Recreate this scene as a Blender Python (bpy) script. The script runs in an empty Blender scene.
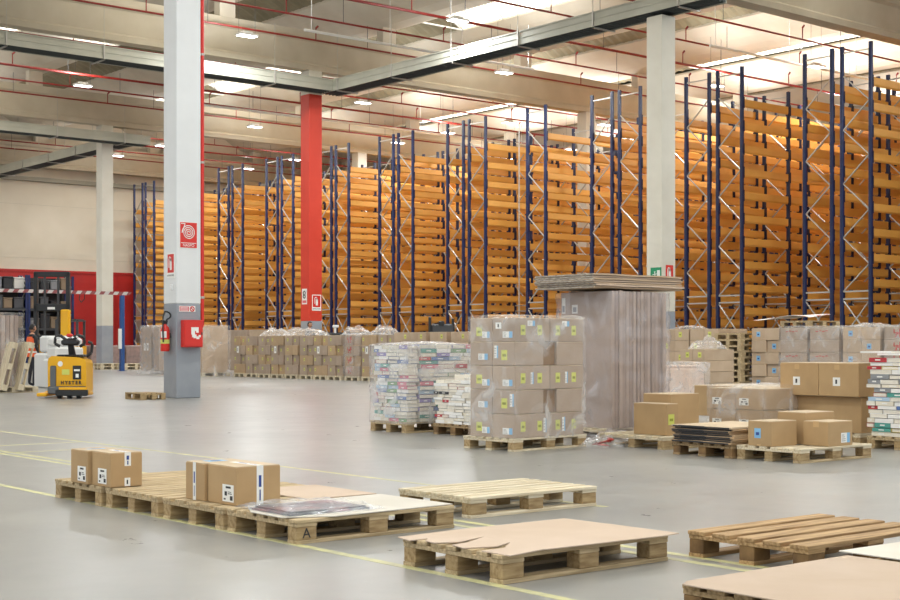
import bpy, math, random
from mathutils import Vector, Matrix, noise
R = random.Random(7)
PI = math.pi
C = bpy.data.collections.new('scene'); bpy.context.scene.collection.children.link(C)

# ------------------------------------------------------------------ materials
def lin(c):
    if isinstance(c, str):
        c = c.lstrip('#'); c = [int(c[i:i+2], 16)/255 for i in (0, 2, 4)]
        c = [x/12.92 if x <= .04045 else ((x+.055)/1.055)**2.4 for x in c]
    return (c[0], c[1], c[2], 1)
MATS = {}
def mat(name, c, rough=.6, metal=0, c2=None, scale=4, stretch=(1,1,1), bump=0, emit=0, coord='Object', spec=.5, contrast=(.35,.65), detail=5, bscale=None):
    if name in MATS: return MATS[name]
    m = bpy.data.materials.new(name); m.use_nodes = True
    n = m.node_tree.nodes; l = m.node_tree.links; b = n['Principled BSDF']
    b.inputs['Base Color'].default_value = lin(c); b.inputs['Roughness'].default_value = rough
    b.inputs['Metallic'].default_value = metal; b.inputs['Specular IOR Level'].default_value = spec
    if c2 is not None or bump:
        tc = n.new('ShaderNodeTexCoord'); mp = n.new('ShaderNodeMapping'); mp.inputs['Scale'].default_value = stretch
        nz = n.new('ShaderNodeTexNoise'); nz.inputs['Scale'].default_value = scale; nz.inputs['Detail'].default_value = detail
        l.new(tc.outputs[coord], mp.inputs['Vector']); l.new(mp.outputs[0], nz.inputs['Vector'])
        if c2 is not None:
            cr = n.new('ShaderNodeValToRGB'); cr.color_ramp.elements[0].position = contrast[0]; cr.color_ramp.elements[1].position = contrast[1]
            cr.color_ramp.elements[0].color = lin(c); cr.color_ramp.elements[1].color = lin(c2)
            l.new(nz.outputs['Fac'], cr.inputs[0])
            # every object drifts a little in tone, as real stock does
            oi = n.new('ShaderNodeObjectInfo'); hs = n.new('ShaderNodeHueSaturation'); mr = n.new('ShaderNodeMapRange')
            mr.inputs[3].default_value = .92; mr.inputs[4].default_value = 1.08
            l.new(oi.outputs['Random'], mr.inputs[0]); l.new(mr.outputs[0], hs.inputs['Value'])
            l.new(cr.outputs[0], hs.inputs['Color']); l.new(hs.outputs[0], b.inputs['Base Color'])
        if bump:
            bp = n.new('ShaderNodeBump'); bp.inputs['Strength'].default_value = bump; bp.inputs['Distance'].default_value = .01
            l.new(nz.outputs['Fac'], bp.inputs['Height']); l.new(bp.outputs[0], b.inputs['Normal'])
    if emit:
        b.inputs['Emission Color'].default_value = lin(c); b.inputs['Emission Strength'].default_value = emit
    MATS[name] = m
    return m
def film_mat(name, base, hi, tint='#ffffff', scale=5, stretch=(1,1,1), gloss=.25):
    m = bpy.data.materials.new(name); m.use_nodes = True
    n = m.node_tree.nodes; l = m.node_tree.links; n.remove(n['Principled BSDF']); out = n['Material Output']
    tr = n.new('ShaderNodeBsdfTransparent'); df = n.new('ShaderNodeBsdfDiffuse'); gl = n.new('ShaderNodeBsdfGlossy')
    df.inputs[0].default_value = lin(tint); gl.inputs['Roughness'].default_value = .18
    mg = n.new('ShaderNodeMixShader'); mg.inputs[0].default_value = gloss
    mx = n.new('ShaderNodeMixShader'); tc = n.new('ShaderNodeTexCoord'); mp = n.new('ShaderNodeMapping'); mp.inputs['Scale'].default_value = stretch
    nz = n.new('ShaderNodeTexNoise'); nz.inputs['Scale'].default_value = scale; nz.inputs['Detail'].default_value = 8; nz.inputs['Distortion'].default_value = 1.2
    mr = n.new('ShaderNodeMapRange'); mr.inputs[1].default_value = .48; mr.inputs[2].default_value = .75; mr.inputs[3].default_value = base; mr.inputs[4].default_value = hi
    bp = n.new('ShaderNodeBump'); bp.inputs['Strength'].default_value = .6; bp.inputs['Distance'].default_value = .02
    l.new(tc.outputs['Object'], mp.inputs[0]); l.new(mp.outputs[0], nz.inputs['Vector']); l.new(nz.outputs['Fac'], mr.inputs[0])
    l.new(nz.outputs['Fac'], bp.inputs['Height']); l.new(bp.outputs[0], gl.inputs['Normal'])
    l.new(df.outputs[0], mg.inputs[1]); l.new(gl.outputs[0], mg.inputs[2])
    l.new(mr.outputs[0], mx.inputs[0]); l.new(tr.outputs[0], mx.inputs[1]); l.new(mg.outputs[0], mx.inputs[2]); l.new(mx.outputs[0], out.inputs[0])
    return m

CARD = mat('cardboard', '#ab9070', .8, c2='#b69b7a', scale=3, bump=.05)
CARDS = [CARD, mat('cardboard_warm', '#a98a61', .8, c2='#b4956b', scale=3), mat('cardboard_pale', '#b29a80', .8, c2='#bda68d', scale=3),
         mat('cardboard_grey', '#a08c7a', .8, c2='#ab9886', scale=3)]
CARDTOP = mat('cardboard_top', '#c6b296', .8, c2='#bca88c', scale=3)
CARDDK = mat('cardboard_shadow', '#85643f', .85, c2='#7a5b39', scale=3)  # brown darkened to stand in for shade in the stack's recess
SHEET = mat('cardboard_sheet', '#bda894', .85, c2='#c4b09e', scale=2.2, bump=.04)
SHEETW = mat('pale_sheet', '#d6d1c7', .8, c2='#cdc7bb', scale=2.5)
WOOD = mat('pallet_wood', '#c6b08b', .75, c2='#9c8763', scale=5, stretch=(.6, 9, 9), bump=.25)
WOODB = mat('pallet_block_wood', '#b39a70', .8, c2='#8b714c', scale=6, stretch=(1, 6, 6), bump=.3)
WOODW = mat('pale_pallet_wood', '#dcd1b8', .75, c2='#bfae8e', scale=5, stretch=(.6, 9, 9), bump=.2)
WOODO = mat('weathered_pallet_wood', '#bd9c70', .75, c2='#8a6b44', scale=5, stretch=(.6, 10, 10), bump=.3)
WOODOB = mat('dark_block_wood', '#8d6d45', .8, c2='#5d4529', scale=7, bump=.3)
WOODG = mat('grey_pallet_wood', '#a98f6a', .8, c2='#7f6847', scale=5, stretch=(.6, 9, 9), bump=.2)
NAVY = mat('navy_paint', '#172a5c', .4, c2='#12224b', scale=2)
NAVYD = mat('navy_connector', '#11193a', .5)
NAVYI = mat('navy_paint_shaded', '#151f45', .5)  # same navy, darkened to imitate shade on the inner uprights
ORANGE = mat('orange_paint', '#e6aa52', .5, c2='#dca047', scale=.8)
GALV = mat('galvanised_steel', '#b9b6ae', .4, metal=.35)
REDPIPE = mat('red_pipe_paint', '#841912', .5)
RED = mat('red_paint', '#d42a20', .35)
REDCOL = mat('red_column_paint', '#d33a22', .55, c2='#cb341e', scale=1)
REDWALL = mat('red_cladding', '#a81e18', .5, c2='#9a1a16', scale=1)
WHITEC = mat('white_column_paint', '#dfe1e2', .6, c2='#d8dadb', scale=1)
CREAMC = mat('cream_column_paint', '#dcd8cb', .7, c2='#d2cdbf', scale=1)
GREYC = mat('grey_base_paint', '#969ba3', .5, c2='#8c929b', scale=2)
CONC = mat('precast_concrete', '#c4bba9', .85, c2='#b8ae9a', scale=.8)
CONCL = mat('light_precast_concrete', '#d2cab9', .85, c2='#c6bca9', scale=.6)
WALL = mat('wall_plaster', '#d4c9b6', .85, c2='#ccc0ab', scale=.5)
OLIVE = mat('roof_panel', '#8f876d', .8, c2='#7d755c', scale=1)
TRAY = mat('pale_sheet_metal', '#b4b3a4', .5, c2='#a9a899', scale=1)
BLACK = mat('black_plastic', '#1d1e20', .45)
DARK = mat('dark_grey_steel', '#3b3d40', .5)
TRAYD = mat('dark_tray_underside', '#3a4040', .6)
YELLOW = mat('truck_yellow', '#f0b310', .35, c2='#e9a90d', scale=1)
WHITE = mat('white_paper', '#eeeeea', .6)
LYEL = mat('yellow_paper', '#cdd165', .6)
LBLUE = mat('blue_paper', '#7fb4dc', .6)
INK = mat('black_ink', '#26262a', .6)
INKY = mat('olive_ink', '#8a8f2c', .6)
INKB = mat('blue_ink', '#28438c', .6)
REDINK = mat('red_ink', '#b8382e', .6)
GREEN = mat('green_sign', '#13855a', .5)
LAMP = mat('lamp_diffuser', '#ffffff', .5, emit=9)
LINE = mat('yellow_floor_paint', '#cbc88e', .5, c2='#aeac88', scale=6, detail=8)
WHITEP = mat('white_plastic', '#e6e7e6', .5)
HIVIS = mat('hi_vis_orange', '#f0612a', .6)
CLOTH = mat('dark_clothing', '#1c1d22', .8)
SKIN = mat('skin', '#b98568', .5)
HAIR = mat('dark_hair', '#1a1310', .6)
FILM = film_mat('stretch_film', .08, .5, scale=3, stretch=(1, 1, .8))
FILMW = film_mat('cloudy_stretch_film', .22, .6, tint='#e6e4e4', scale=4, gloss=.18)
FILMB = film_mat('grey_stretch_film', .22, .6, tint='#cfc6c6', scale=4, stretch=(1, 1, .5))

def floor_material():
    m = bpy.data.materials.new('polished_concrete'); m.use_nodes = True
    n = m.node_tree.nodes; l = m.node_tree.links; b = n['Principled BSDF']
    tc = n.new('ShaderNodeTexCoord')
    n1 = n.new('ShaderNodeTexNoise'); n1.inputs['Scale'].default_value = .35; n1.inputs['Detail'].default_value = 6; n1.inputs['Roughness'].default_value = .6
    n2 = n.new('ShaderNodeTexNoise'); n2.inputs['Scale'].default_value = 2.2; n2.inputs['Detail'].default_value = 10; n2.inputs['Roughness'].default_value = .7
    n3 = n.new('ShaderNodeTexNoise'); n3.inputs['Scale'].default_value = 1.3; n3.inputs['Detail'].default_value = 12; n3.inputs['Roughness'].default_value = .75
    for k in (n1, n2, n3): l.new(tc.outputs['Object'], k.inputs['Vector'])
    cr = n.new('ShaderNodeValToRGB'); e = cr.color_ramp.elements
    e[0].position = .3; e[0].color = lin('#838382'); e[1].position = .7; e[1].color = lin('#989792')
    l.new(n1.outputs['Fac'], cr.inputs[0])
    cr2 = n.new('ShaderNodeValToRGB'); e = cr2.color_ramp.elements
    e[0].position = .35; e[0].color = (.88, .88, .88, 1); e[1].position = .62; e[1].color = (1, 1, 1, 1)
    l.new(n2.outputs['Fac'], cr2.inputs[0])
    mm = n.new('ShaderNodeMix'); mm.data_type = 'RGBA'; mm.blend_type = 'MULTIPLY'; mm.inputs[0].default_value = .7
    l.new(cr.outputs[0], mm.inputs[6]); l.new(cr2.outputs[0], mm.inputs[7])
    cr3 = n.new('ShaderNodeValToRGB'); e = cr3.color_ramp.elements
    e[0].position = .655; e[0].color = (0, 0, 0, 1); e[1].position = .74; e[1].color = (1, 1, 1, 1)
    l.new(n3.outputs['Fac'], cr3.inputs[0])
    mm2 = n.new('ShaderNodeMix'); mm2.data_type = 'RGBA'; mm2.blend_type = 'MIX'; mm2.inputs[7].default_value = lin('#b0afa8')
    l.new(cr3.outputs[0], mm2.inputs[0]); l.new(mm.outputs[2], mm2.inputs[6])
    l.new(mm2.outputs[2], b.inputs['Base Color'])
    mr = n.new('ShaderNodeMapRange'); mr.inputs[3].default_value = .2; mr.inputs[4].default_value = .42
    l.new(n2.outputs['Fac'], mr.inputs[0]); l.new(mr.outputs[0], b.inputs['Roughness'])
    b.inputs['Specular IOR Level'].default_value = .4
    return m

# ------------------------------------------------------------------ mesh builder
class MB:
    def __init__(s): s.v = []; s.f = []; s.m = []
    def face(s, pts, mi=0):
        i = len(s.v); s.v += [tuple(p) for p in pts]; s.f.append(tuple(range(i, i+len(pts)))); s.m.append(mi)
    def prism(s, ring0, ring1, mi=0, caps=True):
        i = len(s.v); n = len(ring0); s.v += [tuple(p) for p in ring0] + [tuple(p) for p in ring1]
        for k in range(n):
            j = (k+1) % n; s.f.append((i+k, i+j, i+n+j, i+n+k)); s.m.append(mi)
        if caps:
            s.f.append(tuple(range(i+n-1, i-1, -1))); s.m.append(mi)
            s.f.append(tuple(range(i+n, i+2*n))); s.m.append(mi)
    def box(s, x0, x1, y0, y1, z0, z1, mi=0):
        s.prism([(x0,y0,z0),(x1,y0,z0),(x1,y1,z0),(x0,y1,z0)], [(x0,y0,z1),(x1,y0,z1),(x1,y1,z1),(x0,y1,z1)], mi)
    def bbox(s, x0, x1, y0, y1, z0, z1, c=.01, mi=0):
        # box with all edges chamfered vertically and at the top/bottom
        def ring(z, k):
            a = c; o = c*k
            return [(x0+a+o,y0+o,z),(x1-a-o,y0+o,z),(x1-o,y0+a+o,z),(x1-o,y1-a-o,z),(x1-a-o,y1-o,z),(x0+a+o,y1-o,z),(x0+o,y1-a-o,z),(x0+o,y0+a+o,z)]
        rs = [ring(z0, 1), ring(z0+c, 0), ring(z1-c, 0), ring(z1, 1)]
        s.loft(rs, mi)
    def loft(s, rings, mi=0, caps=True):
        n = len(rings[0]); i = len(s.v)
        for r in rings: s.v += [tuple(p) for p in r]
        for a in range(len(rings)-1):
            for k in range(n):
                j = (k+1) % n; s.f.append((i+a*n+k, i+a*n+j, i+(a+1)*n+j, i+(a+1)*n+k)); s.m.append(mi)
        if caps:
            s.f.append(tuple(range(i+n-1, i-1, -1))); s.m.append(mi)
            q = i+(len(rings)-1)*n; s.f.append(tuple(range(q, q+n))); s.m.append(mi)
    def tube(s, p0, p1, r, n=8, mi=0, r1=None):
        p0 = Vector(p0); p1 = Vector(p1); d = (p1-p0).normalized()
        a = d.orthogonal().normalized(); b = d.cross(a); r1 = r if r1 is None else r1
        g = lambda p, q: [p + a*math.cos(2*PI*k/n)*q + b*math.sin(2*PI*k/n)*q for k in range(n)]
        s.prism(g(p0, r), g(p1, r1), mi)
    def path(s, pts, r, n=6, mi=0):
        for a, b in zip(pts, pts[1:]): s.tube(a, b, r, n, mi)
    def bar(s, p0, p1, w, t, side, mi=0):
        # flat bar between two points; side = direction of its width
        p0 = Vector(p0); p1 = Vector(p1); sd = Vector(side).normalized(); d = (p1-p0).normalized(); th = d.cross(sd).normalized()
        g = lambda p: [p+sd*w/2+th*t/2, p-sd*w/2+th*t/2, p-sd*w/2-th*t/2, p+sd*w/2-th*t/2]
        s.prism(g(p0), g(p1), mi)
    def mesh(s, name, mats):
        me = bpy.data.meshes.new(name); me.from_pydata(s.v, [], s.f)
        for m in (mats if isinstance(mats, (list, tuple)) else [mats]): me.materials.append(m)
        me.polygons.foreach_set('material_index', s.m); me.update()
        return me
    def obj(s, name, mats, parent=None, smooth=False):
        o = bpy.data.objects.new(name, s.mesh(name, mats)); C.objects.link(o)
        if smooth:
            for p in o.data.polygons: p.use_smooth = True
        if parent: o.parent = parent
        return o
def tag(o, label=None, cat=None, group=None, kind=None):
    if label: o['label'] = label
    if cat: o['category'] = cat
    if group: o['group'] = group
    if kind: o['kind'] = kind
    return o
def thing(name, label, cat, loc=(0,0,0), rz=0, group=None):
    o = bpy.data.objects.new(name, None); C.objects.link(o); o.empty_display_size = .1
    o.location = loc; o.rotation_euler = (0, 0, rz); return tag(o, label, cat, group)
def link(name, me, parent=None, loc=(0,0,0), rz=0):
    o = bpy.data.objects.new(name, me); C.objects.link(o); o.location = loc; o.rotation_euler = (0,0,rz)
    if parent: o.parent = parent
    return o
def copy_tree(o, loc=None, rz=None, label=None):
    def rec(s, p):
        c = s.copy(); C.objects.link(c); c.parent = p
        for ch in kids.get(s.name, ()): rec(ch, c)
        return c
    kids = {}
    def gather(s):
        ch = list(s.children); kids[s.name] = ch
        for q in ch: gather(q)
    gather(o)
    c = rec(o, None)
    if loc is not None: c.location = loc
    if rz is not None: c.rotation_euler = (0, 0, rz)
    if label: c['label'] = label
    return c
def struct(o): return tag(o, kind='structure')
ORD = ['first','second','third','fourth','fifth','sixth','seventh','eighth','ninth','tenth','eleventh','twelfth','thirteenth','fourteenth','fifteenth','sixteenth','seventeenth','eighteenth','nineteenth','twentieth']
def text(s, size, m, parent, loc, rot, name='lettering', ext=.001, bold=0):
    cu = bpy.data.curves.new(name, 'FONT'); cu.offset = bold; cu.body = s; cu.size = size; cu.extrude = ext; cu.align_x = 'CENTER'; cu.align_y = 'CENTER'
    t = bpy.data.objects.new('tmp', cu); C.objects.link(t)
    bpy.context.view_layer.update()
    me = bpy.data.meshes.new_from_object(t.evaluated_get(bpy.context.evaluated_depsgraph_get()))
    bpy.data.objects.remove(t); me.materials.clear(); me.materials.append(m)
    o = bpy.data.objects.new(name, me); C.objects.link(o); o.location = loc; o.rotation_euler = rot
    if parent: o.parent = parent
    return o
# rotations that put text upright on a face looking to -X or to -Y
RX = (PI/2, 0, -PI/2); RY = (PI/2, 0, 0)

# ------------------------------------------------------------------ camera
th = math.radians(50.5)
cam = bpy.data.cameras.new('camera'); cam.sensor_width = 36; cam.lens = 1384/900*36; cam.shift_y = 45/900; cam.clip_end = 400
co = bpy.data.objects.new('camera', cam); C.objects.link(co); co.location = (0, 0, 1.17)
co.rotation_euler = (PI/2, 0, th - PI/2)
bpy.context.scene.camera = co

# ------------------------------------------------------------------ setting
b = MB(); b.box(-14, 74, -14, 80.2, -.3, 0); struct(b.obj('floor', floor_material()))
b = MB(); b.box(-14, 74, 80.2, 80.6, 0, 16.5); struct(b.obj('wall_back', WALL))
b = MB(); b.box(73.6, 74, -14, 80.2, 0, 16.5); struct(b.obj('wall_right', WALL))
b = MB(); b.box(-14, 40.3, 80.08, 80.2, 0, 5.55)
for k in range(14): b.box(-13+4*k, -12.94+4*k, 80.05, 80.08, 0, 5.55)
b.box(-14, 40.3, 80.02, 80.2, 5.55, 5.7); struct(b.obj('trim_1', REDWALL))
# wall panel joints
b = MB()
for z in (3.2, 6.4, 9.6): b.box(-14, 74, 80.185, 80.2, z, z+.02)
for k in range(8): b.box(-6+11*k, -5.98+11*k, 80.185, 80.2, 0, 16)
struct(b.obj('trim_2', CONC))
b = MB(); b.box(-14, 74, 79.9, 80.2, 11.0, 11.25); b.box(30, 74, 79.8, 80.2, 11.9, 12.1); struct(b.obj('trim_3', mat('grey_conduit', '#8b8576', .6)))

# precast roof: beams along X on the column lines, wing slabs along Y, roof panels and skylights between them
def beam(y, n):
    b = MB()
    pf = [(-.28,11.8),(.28,11.8),(.28,12.0),(.2,12.08),(.2,12.9),(.3,13.0),(.3,13.3),(-.3,13.3),(-.3,13.0),(-.2,12.9),(-.2,12.08),(-.28,12.0)]
    b.prism([(-14, y+p, z) for p, z in pf], [(74, y+p, z) for p, z in pf])
    o = b.obj('concrete_beam', CONC)
    tag(o, n, 'beam', None)
beam(27.5, 'precast concrete roof beam crossing the top right corner, nearest to view')
beam(45, 'precast concrete roof beam carried by the red column')
beam(62.5, 'precast concrete roof beam behind the one over the red column')
beam(10, 'precast concrete roof beam nearest the foreground pallets')
beam(79.6, 'precast concrete roof beam against the back wall')
pf = [(-.35,14.0),(.35,14.0),(.8,14.13),(1.3,14.36),(1.75,14.62),(2.2,14.95),(2.2,15.05),(1.7,14.8),(1.1,14.55),(.5,14.3),(0,14.25),(-.5,14.3),(-1.1,14.55),(-1.7,14.8),(-2.2,15.05),(-2.2,14.95),(-1.75,14.62),(-1.3,14.36),(-.8,14.13)]
for k in range(-2, 10):
    x = 3.75 + 7.5*k
    if x < -14 or x > 73: continue
    b = MB(); b.prism([(x+p, -14, z) for p, z in pf], [(x+p, 80.2, z) for p, z in pf]); 
    for yy in (10, 27.5, 45, 62.5, 79.6): b.box(x-.33, x+.33, yy-.2, yy+.2, 13.3, 14.0)
    struct(b.obj('ceiling', CONCL))
SKY = mat('skylight_panel', '#fdf6e4', .5, emit=2.1)
wn = 0
SEG = [(-14, -2, 0), (-2, 7, 1), (7, 13, 0), (13, 24, 1), (24, 31, 0), (31, 43.4, 1), (43.4, 49, 0), (49, 60.6, 1), (60.6, 67, 0), (67, 77, 1), (77, 80.2, 0)]
SEG5 = [(-14, 7, 1), (7, 22, 0), (22, 34, 1), (34, 36, 0), (36, 46.5, 1), (46.5, 57, 0), (57, 67, 1), (67, 70, 0), (70, 77, 1), (77, 80.2, 0)]
SEG7 = [(-14, 7, 1), (7, 33, 0), (33, 45.5, 1), (45.5, 58.5, 0), (58.5, 67.5, 1), (67.5, 80.2, 0)]
for k in range(-1, 10):
    x = 7.5*k
    for (y0, y1, lit) in (SEG5 if k == 5 else SEG7 if k == 7 else SEG):
        glass = lit and (k in (3, 5, 7) or y0 < 0 or x < 5)
        b = MB(); n = 8
        hw = 1.05 if k == 7 else 1.6
        arch = [(x-hw+2*hw*i/n, 15.0 + (.6*math.sin(PI*i/n))) for i in range(n+1)]
        if glass:
            for i in range(n):
                b.face([(arch[i][0], y0, arch[i][1]), (arch[i+1][0], y0, arch[i+1][1]), (arch[i+1][0], y1, arch[i+1][1]), (arch[i][0], y1, arch[i][1])])
            wn += 1; o = struct(b.obj('window_%d' % wn, SKY))
            g = MB(); m = max(2, round((y1-y0)/3))
            for q in range(m+1):
                yy = y0 + (y1-y0)*q/m
                for i in range(n): g.tube((arch[i][0], yy, arch[i][1]-.03), (arch[i+1][0], yy, arch[i+1][1]-.03), .045, 4)
                g.tube((x-hw, yy, 14.99), (x+hw, yy, 14.99), .04, 4)
                if q < m: g.tube((x-hw, yy, 14.99), (x+hw, yy+(y1-y0)/m, 14.99), .03, 4)
            struct(g.obj('window_frame', WHITEP, o))
        else:
            m = max(1, int((y1-y0)/.5))
            for q in range(m):
                a0 = y0+(y1-y0)*q/m; a1 = y0+(y1-y0)*(q+.5)/m; a2 = y0+(y1-y0)*(q+1)/m
                for i in range(n):
                    (xa, za), (xb, zb) = arch[i], arch[i+1]
                    b.face([(xa,a0,za),(xb,a0,zb),(xb,a1,zb+.06),(xa,a1,za+.06)]); b.face([(xa,a1,za+.06),(xb,a1,zb+.06),(xb,a2,zb),(xa,a2,za)])
            struct(b.obj('ceiling', OLIVE))
# seal above the panels
b = MB(); b.box(-14, 74, -14, 80.6, 16.5, 16.7); struct(b.obj('ceiling', OLIVE))

# yellow floor lines
def fline(x0, x1, y0, y1, label):
    b = MB(); b.box(x0, x1, y0, y1, 0, .0015); tag(b.obj('floor_line', LINE), label, 'floor line')
fline(4.43, 4.49, 1.5, 34, 'yellow painted floor line running under the left ends of the front pallets')
fline(7.20, 7.26, 7.0, 34, 'yellow painted floor line just behind the small slatted pallet')
fline(5.72, 5.78, 3.8, 34, 'left stripe of the double yellow floor line between the pallets')
fline(5.87, 5.93, 3.8, 34, 'right stripe of the double yellow floor line between the pallets')
fline(3, 7.2, 15.7, 15.76, 'faint yellow floor line crossing at the left edge, farther one')
fline(3, 7.2, 14.6, 14.66, 'faint yellow floor line crossing at the left edge, nearer one')

# ------------------------------------------------------------------ columns
def column(x, y, shaft, label, zg=2.1, top=11.8, s=.6):
    t = thing('concrete_column', label, 'column', (x, y, 0))
    b = MB(); h = s/2; b.bbox(-h, h, -h, h, 0, zg, .015); b.obj('painted_base', GREYC, t)['label'] = 'grey painted base of the column'
    b = MB(); b.bbox(-h, h, -h, h, zg, top, .015); b.obj('shaft', shaft, t)
    return t
column(14.96, 27.5, WHITEC, 'tall white column with grey base holding the red hose cabinet', 2.08)
rc = column(30.1, 45, REDCOL, 'bright red column with grey base standing before the racks', 2.1, 10.88)
b = MB(); b.bbox(-.3, .3, -.3, .3, 10.88, 11.8, .015); b.obj('column_head', CREAMC, rc)['label'] = 'cream head of the column'
cc = column(30.72, 27.5, CREAMC, 'cream column with grey base behind the tall board stack, green sign on it', 2.15, 10.82)
b = MB(); b.bbox(-.3, .3, -.3, .3, 11.36, 11.8, .015); b.obj('column_head', CREAMC, cc)
column(29.8, 62.5, CREAMC, 'cream column with grey base by the back left red wall', 2.1)
column(45.2, 45, CREAMC, 'cream column behind the racks right of centre')
column(45.0, 62.5, CREAMC, 'cream column behind the racks just right of the red column')

# ------------------------------------------------------------------ cable trunking loop
def trunk(p0, p1, label):
    # boxed duct .42 high, .9 wide with dark open underside
    p0 = Vector(p0); p1 = Vector(p1); L = (p1-p0).length; ang = math.atan2(p1.y-p0.y, p1.x-p0.x)
    t = thing('overhead_duct', label, 'duct', p0, ang)
    b = MB(); b.box(0, L, -.45, -.42, 0, .42); b.box(0, L, .42, .45, 0, .42); b.box(0, L, -.45, .45, .42, .44)
    b.box(0, L, -.47, -.45, .2, .215); b.box(0, L, .45, .47, .2, .215); b.box(0, L, -.48, -.45, .40, .44); b.box(0, L, .45, .48, .40, .44)
    b.obj('side_panels', TRAY, t)
    b = MB(); b.box(0, L, -.42, .42, .06, .09)
    for k in range(5): b.tube((0, -.32+.16*k, .03), (L, -.32+.16*k, .03), .03, 5)
    b.obj('cable_bed', TRAYD, t)
    k = 1.2
    while k < L:
        b = MB(); b.box(k, k+.06, -.49, -.45, -.06, .46); b.box(k, k+.06, .45, .49, -.06, .46); b.box(k, k+.06, -.49, .49, -.06, -.02)
        b.obj('bracket', GALV, t)
        b = MB(); b.tube((k+.03, -.47, .46), (k+.03, -.47, 13.1-p0.z), .012, 4); b.obj('hanger_rod', GALV, t)
        k += 3.4
    return t
trunk((6, 44.2, 10.9), (30.25, 44.2, 10.9), 'pale overhead duct running behind the white column to the red column')
trunk((30.7, 44.65, 10.9), (30.7, 25.4, 10.9), 'pale overhead duct rising right over the cream column')
trunk((12, 61.7, 10.9), (31.6, 61.7, 10.9), 'pale overhead duct ending beside the back left column')
trunk((30.7, 62.15, 10.9), (30.7, 79.5, 10.9), 'pale overhead duct running from back left column to the back wall')

# sprinkler pipes
for i in range(18):
    y = 28.7 + 2.93*i + (0 if i < 6 else .0)
    if abs(y-45) < .5 or abs(y-62.5) < .5: y += .7
    if y > 79: continue
    t = thing('sprinkler_pipe', 'thin red sprinkler pipe under the roof, %s counted back from the nearest' % ORD[i], 'pipe', (0, y, 12.62), 0, 'red sprinkler pipes under the roof')
    b = MB(); b.tube((8, 0, 0), (73, 0, 0), .036 if i % 3 else .05, 6); b.obj('main_tube', REDPIPE, t)
    b = MB(); b2 = MB()
    for k in range(9):
        x = 12 + 7.0*k + (i % 2)*3.2
        b.tube((x, 0, 0), (x, 0, .45), .022, 5); b.tube((x, 0, .45), (x+.1, 0, .55), .04, 5)
        b2.tube((x+2.4, 0, 0), (x+2.4, 0, .9), .01, 4)
    o = b.obj('sprinkler_heads', REDPIPE, t); b2.obj('hanger_rods', DARK, t)
for (y, x0, x1, n) in ((40.8, 27, 38, 'pale conduit tube hanging high left of centre'), (33.4, 40, 54, 'pale conduit tube high beside the top right skylight'), (56.5, 30, 52, 'pale conduit tube high above the central racks')):
    b = MB(); b.tube((x0, y, 12.25), (x1, y, 12.25), .05, 6)
    for k in range(4): b.tube((x0+.3+(x1-x0-.6)*k/3, y, 12.25), (x0+.3+(x1-x0-.6)*k/3, y, 14.0), .012, 4)
    tag(b.obj('conduit_tube', WHITEP), n, 'conduit')

# ------------------------------------------------------------------ lamps
lamp_pts = [(25.36,41.95),(24.97,54.42),(36.26,59.22),(35.72,73.33),(44.58,73.62),(35.82,68.09),(44.53,68.29),(36.39,50.27),(36.71,41.15),(45.17,50.27),(44.89,54.62),(45.05,59.03),(29.63,35.53),(45.39,37.58),(45.3,32.53),(50.33,34.68),(49.22,47.72)]
extra = [(x, y) for x in (-6, 4, 14, 24) for y in (-6, 4, 14, 22, 33)] + [(14, 46), (14, 60), (22, 66), (35, 22), (35, 10), (47, 20), (54, 32.5), (54, 37.6), (54, 43), (54, 50.3), (54, 55), (54, 60), (54, 69), (63, 30), (63, 40), (63, 50), (63, 60), (63, 70), (54, 27), (24, 72), (8, 72), (34, 2)]  # lamps added to light the foreground and the rack aisles
def lamp_mesh():
    b = MB(); b.bbox(-.36, .36, -.2, .2, 0, .07, .01); b.box(-.2, .2, -.06, .06, .07, .16); return b.mesh('lamp_housing', WHITEP)
lm = lamp_mesh(); b = MB(); b.box(-.33, .33, -.17, .17, -.012, 0); dm = b.mesh('diffuser', LAMP)
b = MB(); b.tube((-.33, 0, .06), (-.33, 0, 2.0), .006, 4); b.tube((.33, 0, .06), (.33, 0, 2.0), .006, 4); hm = b.mesh('suspension_wire', BLACK)
WHERE = {0: 'right of the white column top', 1: 'far left above the lower duct', 2: 'left between white and red columns', 3: 'beside the back left column', 5: 'just left of the white column',
         4: 'above the left racks', 6: 'left beside the red column', 7: 'right of the red column top', 8: 'under the long duct at centre', 9: 'above the central tall rack', 10: 'above centre left racks', 11: 'smallest right of the red column', 12: 'topmost beside the skylight', 13: 'above the rack right of cream column', 14: 'above the rightmost rack end', 15: 'far right above the racks', 16: 'beside the column behind racks'}
lights = []
for i, (x, y) in enumerate(lamp_pts + extra):
    lab = 'flat white ceiling lamp ' + WHERE.get(i, 'added to light the hall')
    t = thing('ceiling_lamp', lab, 'lamp', (x, y, 12), 0, 'flat ceiling lamps'); link('lamp_housing', lm, t); link('diffuser', dm, t); link('suspension_wire', hm, t)
    ld = bpy.data.lights.new('lamp_light', 'AREA'); ld.shape = 'RECTANGLE'; ld.size = .64; ld.size_y = .34; ld.energy = 370 if i < len(lamp_pts) else (215 if x < 25 else 330); ld.color = (.93, .975, 1); ld.spread = PI
    lo = bpy.data.objects.new('lamp_light', ld); C.objects.link(lo); lo.parent = t; lo.location = (0, 0, -.02)
    pl = bpy.data.lights.new('ceiling_fill', 'AREA'); pl.shape = 'DISK'; pl.size = .5; pl.energy = 170; pl.color = (.97, .99, 1)
    po = bpy.data.objects.new('ceiling_fill', pl); C.objects.link(po); po.parent = t; po.location = (0, 0, .2); po.rotation_euler = (PI, 0, 0)  # uplight added over each lamp only to brighten the ceiling

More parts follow.
